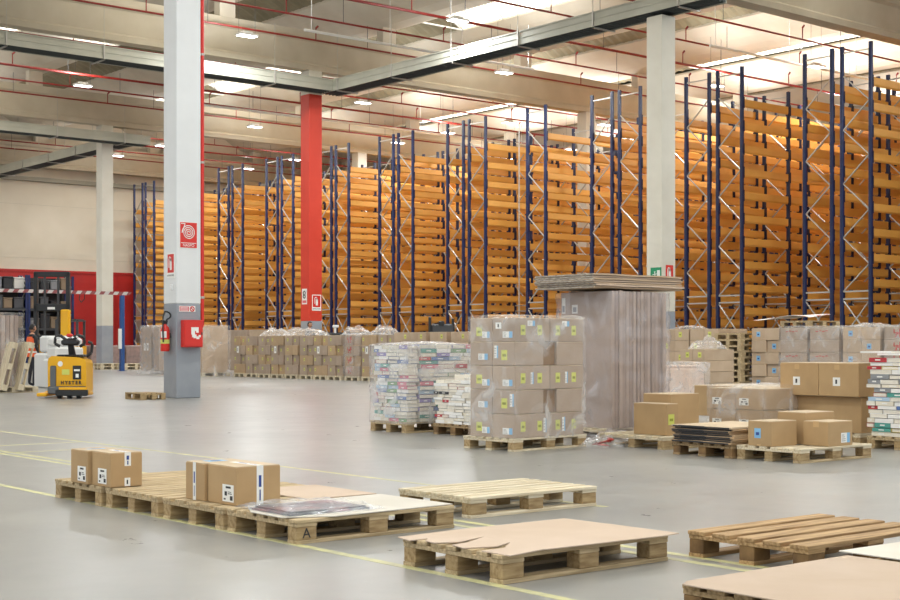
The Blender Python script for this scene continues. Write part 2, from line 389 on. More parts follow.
# ------------------------------------------------------------------ racks
LEV = [1.55 + .83*k for k in range(11)]
BAY = 2.7
def upright_mesh(h, nm=None):
    b = MB(); b.box(-.05, .05, -.055, .055, .02, h); b.box(-.08, .08, -.09, .09, 0, .02)
    b.box(-.055, -.05, -.02, .02, .1, h-.1, 1)
    return b.mesh('upright', [nm or NAVY, NAVYD])
UP_END = upright_mesh(11.15); UP_IN = upright_mesh(10.55, NAVYI)
def lacing_mesh(h, flip):
    b = MB(); z = 2.95; k = flip; ya, yb = .05, 1.05
    b.box(-.02, .02, ya, yb, 2.93, 2.98); b.box(-.02, .02, ya, yb, 2.68, 2.73)
    while z + .9 < h:
        p, q = (ya, yb) if k else (yb, ya)
        b.bar((0, p, z), (0, q, z+.9), .05, .03, (1, 0, 0)); z += .9; k = 1-k
    b.box(-.02, .02, ya, yb, h-.15, h-.11)
    for z0 in (.25, 1.45):
        b.bar((0, ya, z0), (0, yb, z0+1.2), .05, .03, (1,0,0)); b.bar((0.03, yb, z0), (0.03, ya, z0+1.2), .05, .03, (1,0,0))
    return b
LAC = [lacing_mesh(11.05, k).mesh('lacing', GALV) for k in (0, 1)]
LACI = [lacing_mesh(10.5, k).mesh('lacing', GALV) for k in (0, 1)]
def beam_geo(b, x0, x1, z, y=0):
    # rounded deep beam
    pf = [(-.05, .13), (.05, .13), (.05, -.10), (.02, -.15), (-.02, -.15), (-.05, -.10)]
    b.prism([(x0+.05, y+p, z+q) for p, q in pf], [(x1-.05, y+p, z+q) for p, q in pf])
    for xx in (x0+.05, x1-.05):
        b.box(xx-.015, xx+.015, y-.075, y+.075, z-.2, z+.2, 1)
bm_ = MB(); beam_geo(bm_, 0, BAY, 0); BEAM = bm_.mesh('load_beam', [ORANGE, NAVYD])
def rack(y0, label, mirror=0, nb=9, ends=True, indiv=2, x0=39.6):
    t = thing('pallet_rack', label, 'rack', (x0, y0, 0))
    for j in range(nb+1):
        e = j == 0
        um = UP_END if e else UP_IN
        link('upright', um, t, (j*BAY, 0, 0)); u2 = link('upright', um, t, (j*BAY, 1.1, 0))
        link('lacing', (LAC if e else LACI)[(mirror + j) % 2], t, (j*BAY, 0, 0))
    for j in range(indiv):
        for z in LEV:
            link('load_beam', BEAM, t, (j*BAY, 0, z)); link('load_beam', BEAM, t, (j*BAY, 1.1, z-.39))
    b = MB()
    for j in range(indiv, nb):
        for z in LEV:
            beam_geo(b, j*BAY, (j+1)*BAY, z, 0); beam_geo(b, j*BAY, (j+1)*BAY, z-.39, 1.1)
    tag(b.obj('rear_load_beams', [ORANGE, NAVYD], t), 'orange load beams of the deeper bays', kind='stuff')
    # back-to-back spacers
    return t
ROWS = [21.0, 26.3, 31.6, 36.5, 41.8, 45.6, 50.75, 55.9, 60.9, 65.95, 71.1, 76.3]
POS = ['beyond the right edge', 'farthest right', 'right of the cream column', 'left behind the cream column', 'above the wrapped carton stack', 'above right end of the book pile',
       'above the book pile', 'just right of the red column', 'just left of the red column', 'second left of the red column', 'hidden behind the white column', 'farthest left by the back wall']
for i, y in enumerate(ROWS):
    rack(y, 'blue and orange rack, near half of pair ' + POS[i], 0)
    if i != 4: rack(y+1.5, 'blue and orange rack, rear half of pair ' + POS[i], 1)

# ------------------------------------------------------------------ pallets
def pallet_parts(W=.8, top=WOOD, blk=WOODB, nb=7, seed=1, base=WOOD):
    """meshes of a 1.2 x W x .144 pallet; origin at its nearest (min x, min y) corner"""
    r = random.Random(seed); P = {}
    bw = {7: .083, 6: .095, 5: .118, 8: .075}[nb]; P['deck_board'] = []
    for k in range(nb):
        y = (W-bw)*k/(nb-1); w = bw
        b = MB(); j = r.uniform(-.004, .004); b.bbox(-.004+j, 1.204+j, y, y+w, .122, .144, .003); P['deck_board'].append(b.mesh('deck_board', top))
    P['cross_board'] = []
    for x in (0, .528, 1.055):
        b = MB(); b.bbox(x, x+.145, .003, W-.003, .1, .122, .002); P['cross_board'].append(b.mesh('cross_board', top))
    P['block'] = []
    for x in (.002, .53, 1.057):
        for y in (.004, W/2-.05, W-.104):
            b = MB(); b.bbox(x, x+.141, y, y+.1, .022, .1, .004); P['block'].append(b.mesh('block', blk))
    P['bottom_board'] = []
    for y in (.002, W/2-.05, W-.102):
        b = MB(); b.bbox(0, 1.2, y, y+.1, 0, .022, .002); P['bottom_board'].append(b.mesh('bottom_board', base))
    return P
def pallet(x, y, label, P, rz=0, z=0, group=None):
    t = thing('wooden_pallet', label, 'pallet', (x, y, z), rz, group)
    for n, ms in P.items():
        for m in ms: link(n, m, t)
    return t
P08 = pallet_parts(.8); P10W = pallet_parts(1.0, WOODW, WOODB, 7, 3, WOODW); P08O = pallet_parts(.8, WOODO, WOODOB, 5, 4, WOODO)
P10 = pallet_parts(1.0, WOODW, WOODB, 6, 5); P08G = pallet_parts(.8, WOODG, WOODOB, 6, 6, WOODG); P08D = pallet_parts(.8, WOOD, WOODB, 5, 9)
pallet(4.49, 5.04, 'wooden pallet in the front centre under a torn brown sheet', P08)
pallet(4.46, 6.82, 'wooden pallet under white sheet and plastic bag, letter on its corner block', P08)
pallet(4.45, 7.65, 'wooden pallet carrying the taped pair of cartons, left front', P08D)
pallet(4.44, 8.5, 'slatted wooden pallet right of the smaller carton pair', P08)
pallet(4.42, 9.33, 'slatted wooden pallet carrying the smaller carton pair, far left', P08)
pallet(6.03, 7.09, 'empty pale slatted pallet in the middle of the floor', pallet_parts(.8, WOODW, WOODB, 7, 3, WOODW))
pallet(5.9, 4.28, 'empty weathered pallet with five thick widely spaced boards', P08O)
pallet(4.56, 3.16, 'wooden pallet under a large brown sheet, bottom right corner', P08G)
pallet(5.98, 3.12, 'wooden pallet under a pale sheet at the right edge', P08G)
pallet(11.33, 8.31, 'pale pallet carrying the three cartons on the right', pallet_parts(.8, WOODW, WOODB, 6, 5))
# thick boards of the weathered pallet are modelled by its own deck boards

def sheet(name, pts, z, m, label, cat='sheet', thick=.005, sag=.006, nick=None):
    # flat board with slightly wavy outline; pts = outline in world XY, counterclockwise
    b = MB(); v = [(x, y, z + sag*noise.noise(Vector((x*3, y*3, 1)))) for x, y in pts]; w = [(x, y, q+thick) for x, y, q in v]
    b.prism(v, w); return tag(b.obj(name, m), label, cat)
sheet('cardboard_sheet', [(4.50,5.0),(4.74,5.03),(4.78,5.02),(5.2,5.0),(5.62,4.99),(5.73,5.0),(5.71,5.4),(5.7,5.86),(5.3,5.87),(4.9,5.86),(4.47,5.86),(4.44,5.72),(4.56,5.715),(4.5,5.66),(4.47,5.55),(4.6,5.5),(4.82,5.56),(4.62,5.46),(4.5,5.44),(4.47,5.32),(4.64,5.26),(4.78,5.31),(4.64,5.2),(4.49,5.2)], .146, SHEET, 'torn brown cardboard sheet on the front centre pallet')
sheet('white_board_sheet', [(4.72,6.8),(5.66,6.84),(5.66,7.62),(4.6,7.6),(4.44,7.3),(4.44,6.95)], .146, SHEETW, 'off-white board sheet on the pallet under the plastic bag')
sheet('cardboard_sheet', [(5.1,7.68),(5.66,7.66),(5.68,8.44),(5.1,8.46)], .146, SHEET, 'brown cardboard sheet behind the taped pair of cartons')
sheet('cardboard_sheet', [(4.53,3.1),(5.78,3.12),(5.76,3.96),(4.6,3.97),(4.53,3.93)], .146, SHEET, 'large brown cardboard sheet in the bottom right corner')
sheet('pale_board_sheet', [(5.82,3.1),(7.15,3.1),(7.15,4.0),(5.84,4.06)], .148, SHEETW, 'pale board sheet at the right edge behind the brown sheet')
# letter on the block of the pallet
t = thing('painted_letter', 'black letter A stencilled on the corner block of the bagged pallet', 'letter', (4.53, 6.822, .06)); text('A', .085, INK, t, (0, 0, 0), RY)

# plastic bag with catalogues on the white sheet
def bag():
    t = thing('plastic_bag', 'flat clear plastic bag of dark posters on the white sheet', 'bag', (4.47, 6.9, .152))
    b = MB(); b.bbox(.03, .62, .05, .52, 0, .012, .003); b.bbox(.06, .6, .07, .5, .012, .022, .003)
    b.obj('dark_posters', mat('dark_poster', '#3d4048', .3, c2='#7d4a4a', scale=4, contrast=(.45,.6)), t)
    b = MB(); n = 22; g = []
    for i in range(n+1):
        for j in range(n+1):
            x = .0+.72*i/n; y = .0+.68*j/n; z = .027 + .02*noise.noise(Vector((x*9, y*9, 4))) + .008*noise.noise(Vector((x*25, y*25, 2)))
            e = min(i, j, n-i, n-j); z = z if e > 1 else z*.5*e+.004
            g.append((x + .02*noise.noise(Vector((y*8, x, 1))), y + .02*noise.noise(Vector((x*8, 3, 1))), z))
    b.v = g
    for i in range(n):
        for j in range(n):
            a = i*(n+1)+j; b.f.append((a, a+n+1, a+n+2, a+1)); b.m.append(0)
    b.obj('clear_film', film_mat('clear_bag_film', .15, .7, tint='#dfe6f2', scale=9, gloss=.45), t, smooth=True)
bag()

# ------------------------------------------------------------------ cartons
def mark(b, u0, v0, w, h, kind, rr):
    """a label on a unit face: list of (u0,v0,u1,v1,matindex,lift)"""
    out = []
    if kind == 'yellow': out = [(u0, v0, u0+w, v0+h, 1, 1), (u0+w*.2, v0+h*.35, u0+w*.8, v0+h*.6, 5, 2)]
    elif kind == 'blue': out = [(u0, v0, u0+w, v0+h, 2, 1), (u0+w*.25, v0+h*.3, u0+w*.75, v0+h*.6, 6, 2)]
    elif kind == 'white': out = [(u0, v0, u0+w, v0+h, 0, 1), (u0+w*.35, v0+h*.25, u0+w*.6, v0+h*.75, 4, 2)]
    elif kind == 'ship':
        out = [(u0, v0, u0+w, v0+h, 0, 1), (u0+w*.2, v0+h*.35, u0+w*.42, v0+h*.6, 4, 2), (u0+w*.3, v0+h*.78, u0+w*.75, v0+h*.9, 4, 2), (u0+w*.68, v0+h*.1, u0+w*.92, v0+h*.36, 4, 2), (u0+w*.12, v0+h*.1, u0+w*.3, v0+h*.2, 4, 2), (u0+w*.5, v0+h*.45, u0+w*.85, v0+h*.5, 4, 2), (u0+w*.5, v0+h*.56, u0+w*.8, v0+h*.6, 4, 2)]
    elif kind == 'slip':
        out = [(u0, v0, u0+w, v0+h, 0, 1), (u0+w*.66, v0, u0+w, v0+h, 2, 2)]
        for q in range(4): out.append((u0+w*.08, v0+h*(.15+.2*q), u0+w*(.3+.25*rr.random()), v0+h*(.2+.2*q), 4, 2))
    elif kind == 'red':   # red rampant beast mark: body, legs, tail, head strokes
        for (a, c_, d, e) in ((.3,.35,.7,.6),(.55,.6,.75,.9),(.65,.8,.92,.9),(.25,.1,.38,.4),(.55,.08,.68,.4),(.7,.5,.95,.6),(.1,.45,.3,.55),(.08,.5,.18,.85),(.15,.1,.3,.18),(.62,.08,.8,.15)):
            out.append((u0+w*a, v0+h*c_, u0+w*d, v0+h*e, 3, 1))
    elif kind == 'scrawl':
        for q in range(4): out.append((u0+w*q*.25, v0+h*(.3+.2*(q % 2)), u0+w*(q*.25+.2), v0+h*(.6+.2*(q % 2)), 3, 1))
    elif kind == 'tape': out = [(u0, v0, u0+w, v0+h, 0, 1), (u0+w*.3, v0+h*.45, u0+w*.7, v0+h*.75, 6, 2), (u0+w*.4, v0+h*.1, u0+w*.6, v0+h*.38, 6, 2)]
    elif kind == 'buff': out = [(u0, v0, u0+w, v0+h, 7, 1)]
    return out
BUFF = mat('buff_tape', '#c3a071', .35)
LM = [WHITE, LYEL, LBLUE, REDINK, INK, INKY, INKB, BUFF]
PARTN = {'yellow': 'yellow_label', 'blue': 'blue_label', 'white': 'white_label', 'ship': 'shipping_label', 'slip': 'delivery_slip', 'red': 'red_emblem', 'scrawl': 'red_lettering', 'tape': 'white_tape', 'buff': 'brown_tape'}
def carton_mesh(sx, sy, sz, m):
    b = MB(); b.bbox(0, sx, 0, sy, 0, sz-.006, .004, 0)
    # folded flaps with the seam along the long side
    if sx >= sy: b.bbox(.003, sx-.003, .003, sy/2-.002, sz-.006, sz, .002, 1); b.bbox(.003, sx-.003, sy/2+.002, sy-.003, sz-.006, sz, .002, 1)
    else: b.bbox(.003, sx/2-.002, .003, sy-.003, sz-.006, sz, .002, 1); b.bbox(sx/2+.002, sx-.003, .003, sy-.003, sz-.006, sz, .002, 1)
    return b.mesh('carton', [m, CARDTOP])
CM = {}
def carton(x, y, z, sx, sy, sz, label, m=CARD, marks=(), rz=0, group=None, seed=0):
    key = (round(sx,3), round(sy,3), round(sz,3), m.name)
    if key not in CM: CM[key] = carton_mesh(sx, sy, sz, m)
    o = link('cardboard_carton', CM[key], None, (x, y, z), rz); tag(o, label, 'carton', group)
    rr = random.Random(seed)
    for (face, u, v, w, h, kind) in marks:
        b = MB(); e = .0012
        for (u0, v0, u1, v1, mi, lift) in mark(b, u, v, w, h, kind, rr):
            d = e*lift
            if face == 'x': P = [(-d, sy-u0, v0), (-d, sy-u1, v0), (-d, sy-u1, v1), (-d, sy-u0, v1)]      # u grows to the right as seen
            elif face == 'y': P = [(u0, -d, v0), (u1, -d, v0), (u1, -d, v1), (u0, -d, v1)]
            else: P = [(u0, v0, sz+d), (u1, v0, sz+d), (u1, v1, sz+d), (u0, v1, sz+d)]
            b.face(P, mi)
        p = b.obj(PARTN[kind], LM, o)
    return o
TZ = .146
# two pairs of cartons on the left pallets
def two_ends(sx, sy, sz, tx=True): return []
carton(4.43, 9.2, TZ, .25, .3, .25, 'brown carton with white tape end, front one of the far left pair', CARDS[1],
       [('x', .1, .02, .14, .11, 'ship'), ('y', .11, .15, .05, .1, 'tape'), ('y', .11, .005, .045, .06, 'white'), ('z', .11, .02, .05, .26, 'tape')], seed=1)
carton(4.40, 9.51, TZ, .27, .29, .25, 'brown carton with shipping label, rear one of the far left pair', CARDS[1],
       [('x', .12, .02, .14, .11, 'ship'), ('z', .05, .1, .15, .06, 'blue')], seed=2)
carton(4.54, 7.64, TZ, .33, .36, .25, 'brown carton with white tape band, front one of the taped pair', CARDS[1],
       [('x', .19, .02, .14, .11, 'ship'), ('y', .15, .0, .05, .25, 'tape'), ('z', .15, .0, .05, .35, 'tape')], seed=3)
carton(4.52, 8.01, TZ, .34, .25, .25, 'brown carton with white tape band, rear one of the taped pair', CARDS[1],
       [('x', .1, .0, .04, .25, 'tape'), ('z', .08, .08, .15, .1, 'blue')], seed=4)
# three cartons on the right pallet
carton(11.34, 8.68, TZ, .42, .29, .255, 'carton with blue label on the right pallet', CARDS[1], [('x', .08, .08, .08, .1, 'blue'), ('x', .11, .0, .05, .02, 'buff')], seed=5)
carton(11.80, 8.33, TZ, .42, .3, .25, 'carton with delivery slip at the right end of the right pallet', CARDS[1], [('y', .22, .03, .15, .1, 'slip'), ('x', .12, .19, .07, .06, 'buff')], seed=6)
carton(11.85, 8.64, TZ, .5, .35, .33, 'taller plain carton behind the two small ones on the right pallet', CARDS[1], [], seed=7)

# pallet with one big carton beside the board stack
pallet(11.65, 10.38, 'wooden pallet carrying the low carton beside the board stack', P10)
carton(11.8, 10.48, TZ, .2, .5, .36, 'low brown carton with yellow label beside the wrapped board stack', CARDS[1], [('y', .03, .12, .1, .12, 'yellow')], seed=8)
carton(12.07, 10.66, TZ, .5, .42, .46, 'taller plain carton behind the yellow labelled one', CARDS[1], [], seed=9)
# flat-packed cartons
pallet(11.28, 9.13, 'dark worn pallet under the flat-packed cartons', P08G)
def flats():
    z = TZ; n = 9
    for k in range(n):
        t = .019 + .003*R.random(); dx = R.uniform(-.025, .025); dy = R.uniform(-.02, .02)
        b = MB(); q = 10; rings = []
        Lx, Ly = 1.0, .80
        for i in range(q+1):
            y = Ly*i/q; s = .012*math.sin(y*5+k*.7)*(1-k/n) + .004*k/n
            lo = z + max(0, s)*.3; rings.append([(0, y, lo), (Lx, y, lo), (Lx, y, lo+t*.86), (0, y, lo+t*.86)])
        b.loft(rings, 0)
        o = b.obj('flat_packed_carton', [CARDTOP if k == n-1 else CARD]); o.location = (11.26+dx, 9.12+dy, 0)
        for yy in (0.0,):
            g = MB(); g.box(-.004, 0, .02, Ly-.02, z+.000, z+.013); g.box(-.004, 0, .35, Ly-.1, z+.013, z+.017); g.obj('folded_edge', INK, o)
        tag(o, 'flat-packed brown carton in the low pile, %s from the bottom' % ORD[k], 'carton', 'flat-packed cartons')
        z += t
flats()
# wrapped two-layer cartons
pallet(13.2, 10.2, 'pallet hidden under the film-wrapped low carton block', P10)
for l in range(2):
    for i in range(2):
        for j in range(2):
            carton(13.2+.5*j, 10.22+.41*i, TZ+.255*l, .495, .405, .25, '%s %s carton, %s layer of the low film-wrapped block' % (('front', 'rear')[j], ('right', 'left')[i], ('lower', 'upper')[l]), CARDS[0], [('x', .05, .05, .14, .085, 'ship')] if j == 0 else [], seed=l*4+i)
# film shells
def film(x, y, z, sx, sy, sz, label, m=FILM, rz=0, amp=.012, top=True, skirt=0, seed=0, nu=14, nz=14):
    b = MB(); per = []
    corners = [(0,0),(sx,0),(sx,sy),(0,sy)]
    for c in range(4):
        a = corners[c]; d = corners[(c+1) % 4]
        for i in range(nu): per.append((a[0]+(d[0]-a[0])*i/nu, a[1]+(d[1]-a[1])*i/nu))
    n = len(per)
    def P(i, k):
        px, py = per[i]; cx, cy = px-sx/2, py-sy/2; L = math.hypot(cx, cy)
        a = amp*(noise.noise(Vector((px*4+seed, py*4, k*.55))) + .5*noise.noise(Vector((px*13, py*13+seed, k*1.9)))) + .006
        fl = skirt*max(0, 1-k/2) if skirt else 0
        a += fl
        return (px+cx/L*a, py+cy/L*a, sz*k/nz)
    for k in range(nz+1):
        for i in range(n): b.v.append(P(i, k))
    for k in range(nz):
        for i in range(n):
            j = (i+1) % n; b.f.append((k*n+i, k*n+j, (k+1)*n+j, (k+1)*n+i)); b.m.append(0)
    if top:
        q = nz*n; base = len(b.v); m_ = 5
        prev = [q+i for i in range(n)]
        for r in range(1, m_+1):
            f = 1-r/(m_+.5); cur = []
            for i in range(n):
                px, py = per[i]; x_ = sx/2+(px-sx/2)*f; y_ = sy/2+(py-sy/2)*f
                b.v.append((x_, y_, sz + .012 + .02*abs(noise.noise(Vector((x_*6+seed, y_*6, 1)))))); cur.append(len(b.v)-1)
            for i in range(n):
                j = (i+1) % n; b.f.append((prev[i], prev[j], cur[j], cur[i])); b.m.append(0)
            prev = cur
        b.f.append(tuple(prev)); b.m.append(0)
    o = b.obj('stretch_film', m, smooth=True); o.location = (x, y, z); o.rotation_euler = (0, 0, rz)
    return tag(o, label, 'plastic film')
film(13.18, 10.2, .15, 1.03, .85, .53, 'clear stretch film around the low block of labelled cartons', FILM, seed=1)

# ---- main film-wrapped stack of five layers
RZ = math.radians(4)
def rotp(ox, oy, x, y, rz=RZ): return (ox + x*math.cos(rz) - y*math.sin(rz), oy + x*math.sin(rz) + y*math.cos(rz))
OX, OY = 10.16, 11.22
pallet(OX, OY, 'pale pallet under the tall film-wrapped carton stack', pallet_parts(.8, WOODW, WOODB, 7, 12, WOODW), RZ)
LN = ['bottom', 'second', 'third', 'fourth', 'top']
lh = .266
for l in range(5):
    if l % 2 == 0:
        for j in range(2):
            for i in range(2):
                mk = []
                if j == 0: mk = [('x', .07 if i == 0 else .1, .06, .09, .1, 'yellow'), ('x', .19, .04, .12, .07, 'slip')] if i else [('x', .16, .04, .15, .07, 'slip')] + ([('x', .05, .14, .09, .07, 'white')] if l == 4 else [])
                if i == 0:
                    mk += [('y', .09, .07, .075, .11, 'yellow'), ('y', .36, .07, .075, .11, 'yellow')]
                    if l == 0: mk += [('y', .46 if j == 0 else .2, .05, .05, .16, 'slip')]
                    elif l == 2: mk += [('y', .25, .06, .045, .13, 'slip')]
                    else: mk += [('y', .2, .17, .12, .06, 'slip')]
                x_, y_ = rotp(OX, OY, .02+.57*j, 0.01+.352*i)
                carton(x_, y_, TZ+lh*l, .565, .347, lh-.005, 'film-wrapped carton, %s layer of the tall stack, %s %s one' % (LN[l], ('left', 'right')[j], ('front', 'rear')[i]), CARDS[3], mk, RZ, seed=l)
    else:
        for j, (u, w) in enumerate(((.02, .46), (.7, .45))):
            for i in range(2):
                mk = []
                if j == 0: mk = [('x', .13, .06, .15, .07, 'slip')] if i else [('x', .14, .06, .09, .11, 'yellow'), ('x', .03 if l == 3 else .27, .08, .06, .14, 'slip')]
                x_, y_ = rotp(OX, OY, u, 0.01+.352*i)
                carton(x_, y_, TZ+lh*l, w, .347, lh-.005, 'film-wrapped carton, %s layer of the tall stack, %s %s of the gap' % (LN[l], ('left', 'right')[j], ('front', 'rear')[i]), CARDS[3], mk, RZ, seed=l)
        x_, y_ = rotp(OX, OY, .485, .035)
        carton(x_, y_, TZ+lh*l, .21, .6, lh-.005, 'set-back carton coloured as in shade, %s layer in the middle of the tall stack' % LN[l], CARDDK, [], RZ)
x_, y_ = rotp(OX, OY, .01, 0)
film(x_, y_, .13, 1.17, .725, 1.36, 'clear stretch film around the tall five-layer carton stack', FILM, RZ, amp=.014, seed=3, nu=26, nz=26)
# crumpled film on the floor at its right end
def crumple(x, y, z, sx, sy, h, label, m=FILMW, seed=0, n=26, name='crumpled_film'):
    b = MB(); g = []
    for i in range(n+1):
        for j in range(n+1):
            u = i/n*2-1; v = j/n*2-1; r = math.hypot(u, v); e = max(0, 1-r**3)
            p = Vector((u*3+seed, v*3, seed))
            zz = e*h*(.5+.8*abs(noise.noise(p*.8))+.22*abs(noise.noise(p*2.4)))
            g.append((sx*u*.5*(1+.2*noise.noise(p+Vector((9,0,0)))), sy*v*.5*(1+.2*noise.noise(p+Vector((0,9,0)))), zz+.003))
    b.v = g
    for i in range(n):
        for j in range(n):
            a = i*(n+1)+j; b.f.append((a, a+n+1, a+n+2, a+1)); b.m.append(0)
    o = b.obj(name, m, smooth=True); o.location = (x, y, z); return tag(o, label, 'plastic film')
crumple(11.55, 11.2, 0, .75, .4, .13, 'crumpled clear film on the floor beside the tall wrapped stack', FILMW, 2)
b = MB()
for k in range(9):
    a = k*.7; b.bar((.1*math.cos(a), .05*math.sin(a), .01+.008*k), (.14*math.cos(a+1.1), .07*math.sin(a+1.1), .02+.01*k), .05, .004, (math.sin(a), math.cos(a), .4))
o = b.obj('red_tape_scrap', REDINK); o.location = (11.45, 11.13, 0); tag(o, 'crumpled red tape scrap inside the film on the floor', 'scrap')

# ---- tall vertical board stack
pallet(12.2, 11.86, 'pallet hidden under the tall wrapped board stack', P10)
n = 15; xx = 12.32
BC = [mat('board_%d' % k, c, .85) for k, c in enumerate(('#ab978a', '#978378', '#b19d90', '#9f8b80'))]
for k in range(n):
    w = 1.0/n; b = MB(); hh = 1.70 - R.uniform(0, .015); y0 = R.uniform(-.018, .018); g = R.uniform(.004, .016)
    b.bbox(0, w-g, y0, y0+.89, 0, hh, .004); o = b.obj('upright_board', BC[k % 4]); o.location = (xx, 11.84, TZ); xx += w
    tag(o, 'tall brown board standing on edge in the wrapped stack, %s from the left' % ORD[k], 'board', 'boards standing on edge in the tall wrapped stack')
    if k == 0:
        g = MB(); g.box(-.002, 0, .80, .86, 1.42, 1.62); g.box(-.002, 0, .58, .68, 1.42, 1.53); g.obj('white_label', WHITE, o)
        g = MB(); g.box(-.004, -.002, .60, .66, 1.44, 1.50); g.box(-.004, -.002, .81, .85, 1.44, 1.52); g.obj('label_print', GREYC, o)
film(12.28, 11.8, .0, 1.06, .96, 1.83, 'hazy stretch film around the tall stack of upright boards', FILMB, 0, amp=.03, top=False, skirt=.06, seed=5, nu=24, nz=30)
crumple(12.2, 11.75, 0, .5, .5, .16, 'bunched grey film at the foot of the tall board stack', FILMB, 5)
z = TZ+1.72
FLUTE = mat('corrugated_edge', '#b9b0a2', .8, c2='#77706a', scale=14, stretch=(1, 1, 12), contrast=(.45,.55))
for k in range(7):
    dx, dy = R.uniform(-.03, .03), R.uniform(-.02, .02); b = MB()
    q = 12; rings = []
    for i in range(q+1):
        x_ = 1.6*i/q; s = .003*math.sin(i*.9+k)
        rings.append([(x_, 0, z+s), (x_, 1.05, z+s), (x_, 1.05, z+s+.021), (x_, 0, z+s+.021)])
    b.loft(rings, 0)
    o = b.obj('corrugated_sheet', SHEET if k % 2 else CARDS[2]); o.location = (12.0+dx, 11.8+dy, 0)
    g = MB(); g.box(-.003, 0, .01, 1.04, z+.002, z+.018); g.obj('fluted_edge', FLUTE, o)
    tag(o, 'corrugated sheet lying across the tall board stack, %s from the bottom' % ORD[k], 'sheet', 'corrugated sheets lying on the tall board stack')
    z += .0255

# ---- books
BKC = {'white': '#efeeeb', 'cream': '#e4dcca', 'pink': '#cf6f85', 'red': '#b23038', 'blue': '#5b78b0', 'teal': '#4f9a90', 'grey': '#8b8e92', 'black': '#34353a', 'pale blue': '#a9c3da', 'yellow': '#e0c84e', 'violet': '#8a7fb8', 'green': '#6e9a6a'}
PAGES = mat('book_pages', '#ece7dc', .8, c2='#e0d8c8', scale=8, stretch=(1,1,20))
def book_mesh(col):
    m = mat('book_cover_' + col.replace(' ', '_'), BKC[col], .4)
    b = MB(); b.box(0, 1, 0, 1, 0, .07); b.box(0, 1, 0, 1, .93, 1); b.box(.0, .02, 0, 1, .07, .93); b.box(.03, .985, .015, .985, .07, .93, 1)
    b.box(-.001, 0, .35, .65, .35, .65, 2)
    return b.mesh('book', [m, PAGES, WHITE])
BM = {k: book_mesh(k) for k in BKC}
def book_wall(ox, oy, L, face, z0, z1, pal, tagname, cap, zmin=.035, zmax=.055, lmin=.14, lmax=.24, rz=0):
    z = z0; n = 0; sp = []
    while z < z1 and n < cap:
        t = R.uniform(zmin, zmax); u = R.uniform(-.01, .02)
        while u < L-.08 and n < cap:
            w = min(R.uniform(lmin, lmax), L-u+.01); col = R.choice(pal); d = R.uniform(.16, .2); inn = R.uniform(-.012, .012)
            o = bpy.data.objects.new('book', BM[col]); C.objects.link(o); n += 1
            tt = t*R.uniform(.82, 1)
            spine = R.random() < .6
            # the spine is the local x=0 face; pages show at y faces
            if face == 'x':
                if spine: o.location = (ox+inn, oy+u, z); o.scale = (d, w-.006, tt)
                else: o.location = (ox+inn, oy+u+w-.003, z); o.rotation_euler = (0, 0, -PI/2); o.scale = (w-.006, d, tt)
            else:
                if spine: o.location = (ox+u+w-.003, oy+inn, z); o.rotation_euler = (0, 0, PI/2); o.scale = (d, w-.006, tt)
                else: o.location = (ox+u, oy+inn, z); o.scale = (w-.006, d, tt)
            lay = ['lowest', 'lower middle', 'upper middle', 'uppermost'][min(3, int(4*(z-z0)/(z1-z0)))]
            tag(o, '%s book, %s layers of %s, %s side' % (col, lay, tagname, 'left' if face == 'x' else 'right'), 'book', '%s books in %s, %s side, %s' % (col, tagname, 'left' if face == 'x' else 'right', lay))
            u += w
        z += t
    return n
W = ['white']*8 + ['cream']*3
PAL1 = W[4:] + ['pink', 'blue', 'teal', 'grey', 'pale blue', 'pale blue', 'pink', 'green', 'violet', 'blue', 'red']
pallet(11.2, 14.5, 'pallet under the film-wrapped pile of books', P08)
b = MB(); b.box(11.46, 12.3, 14.72, 15.1, .15, 1.12); tag(b.obj('book_pile_core', PAGES), 'inner books of the film-wrapped pile', 'books', kind='stuff')
nb1 = book_wall(11.24, 14.52, .74, 'x', TZ, 1.14, PAL1, 'the film-wrapped book pile', 105, .042, .055, .17, .26)
nb2 = book_wall(11.43, 14.5, .9, 'y', TZ, 1.14, PAL1, 'the film-wrapped book pile', 90, .045, .06, .2, .32)
film(11.19, 14.46, .12, 1.16, .84, 1.06, 'milky stretch film around the pile of books', FILMW, 0, amp=.014, seed=8, nu=20, nz=20)
crumple(11.78, 14.88, 1.17, 1.15, .84, .06, 'gathered milky film on top of the pile of books', FILMW, 9)
pallet(11.42, 13.4, 'dark pallet under the small unwrapped book pile', P08G)
b = MB(); b.box(11.62, 12.3, 13.62, 14.0, .15, .78); tag(b.obj('book_pile_core', PAGES), 'inner books of the small unwrapped pile', 'books', kind='stuff')
PAL2 = ['white']*7 + ['cream']*4 + ['black', 'red', 'grey']
nb3 = book_wall(11.44, 13.44, .76, 'x', TZ, .82, PAL2, 'the small unwrapped book pile', 70, .03, .045, .13, .2)
PAL3 = ['white']*8 + ['cream']*4 + ['red', 'blue', 'teal', 'black', 'black', 'yellow', 'grey', 'pale blue', 'red']
pallet(13.62, 8.3, 'pallet under the unwrapped book pile at the right edge', P08)
b = MB(); b.box(13.86, 14.7, 8.55, 8.9, .15, 1.0); tag(b.obj('book_pile_core', PAGES), 'inner books of the right edge pile', 'books', kind='stuff')
nb4 = book_wall(13.64, 8.32, .78, 'x', TZ, 1.02, PAL3, 'the right edge book pile', 75, .04, .055, .17, .3)
nb5 = book_wall(13.84, 8.3, .6, 'y', TZ, 1.02, PAL3, 'the right edge book pile', 40, .045, .06, .2, .3)
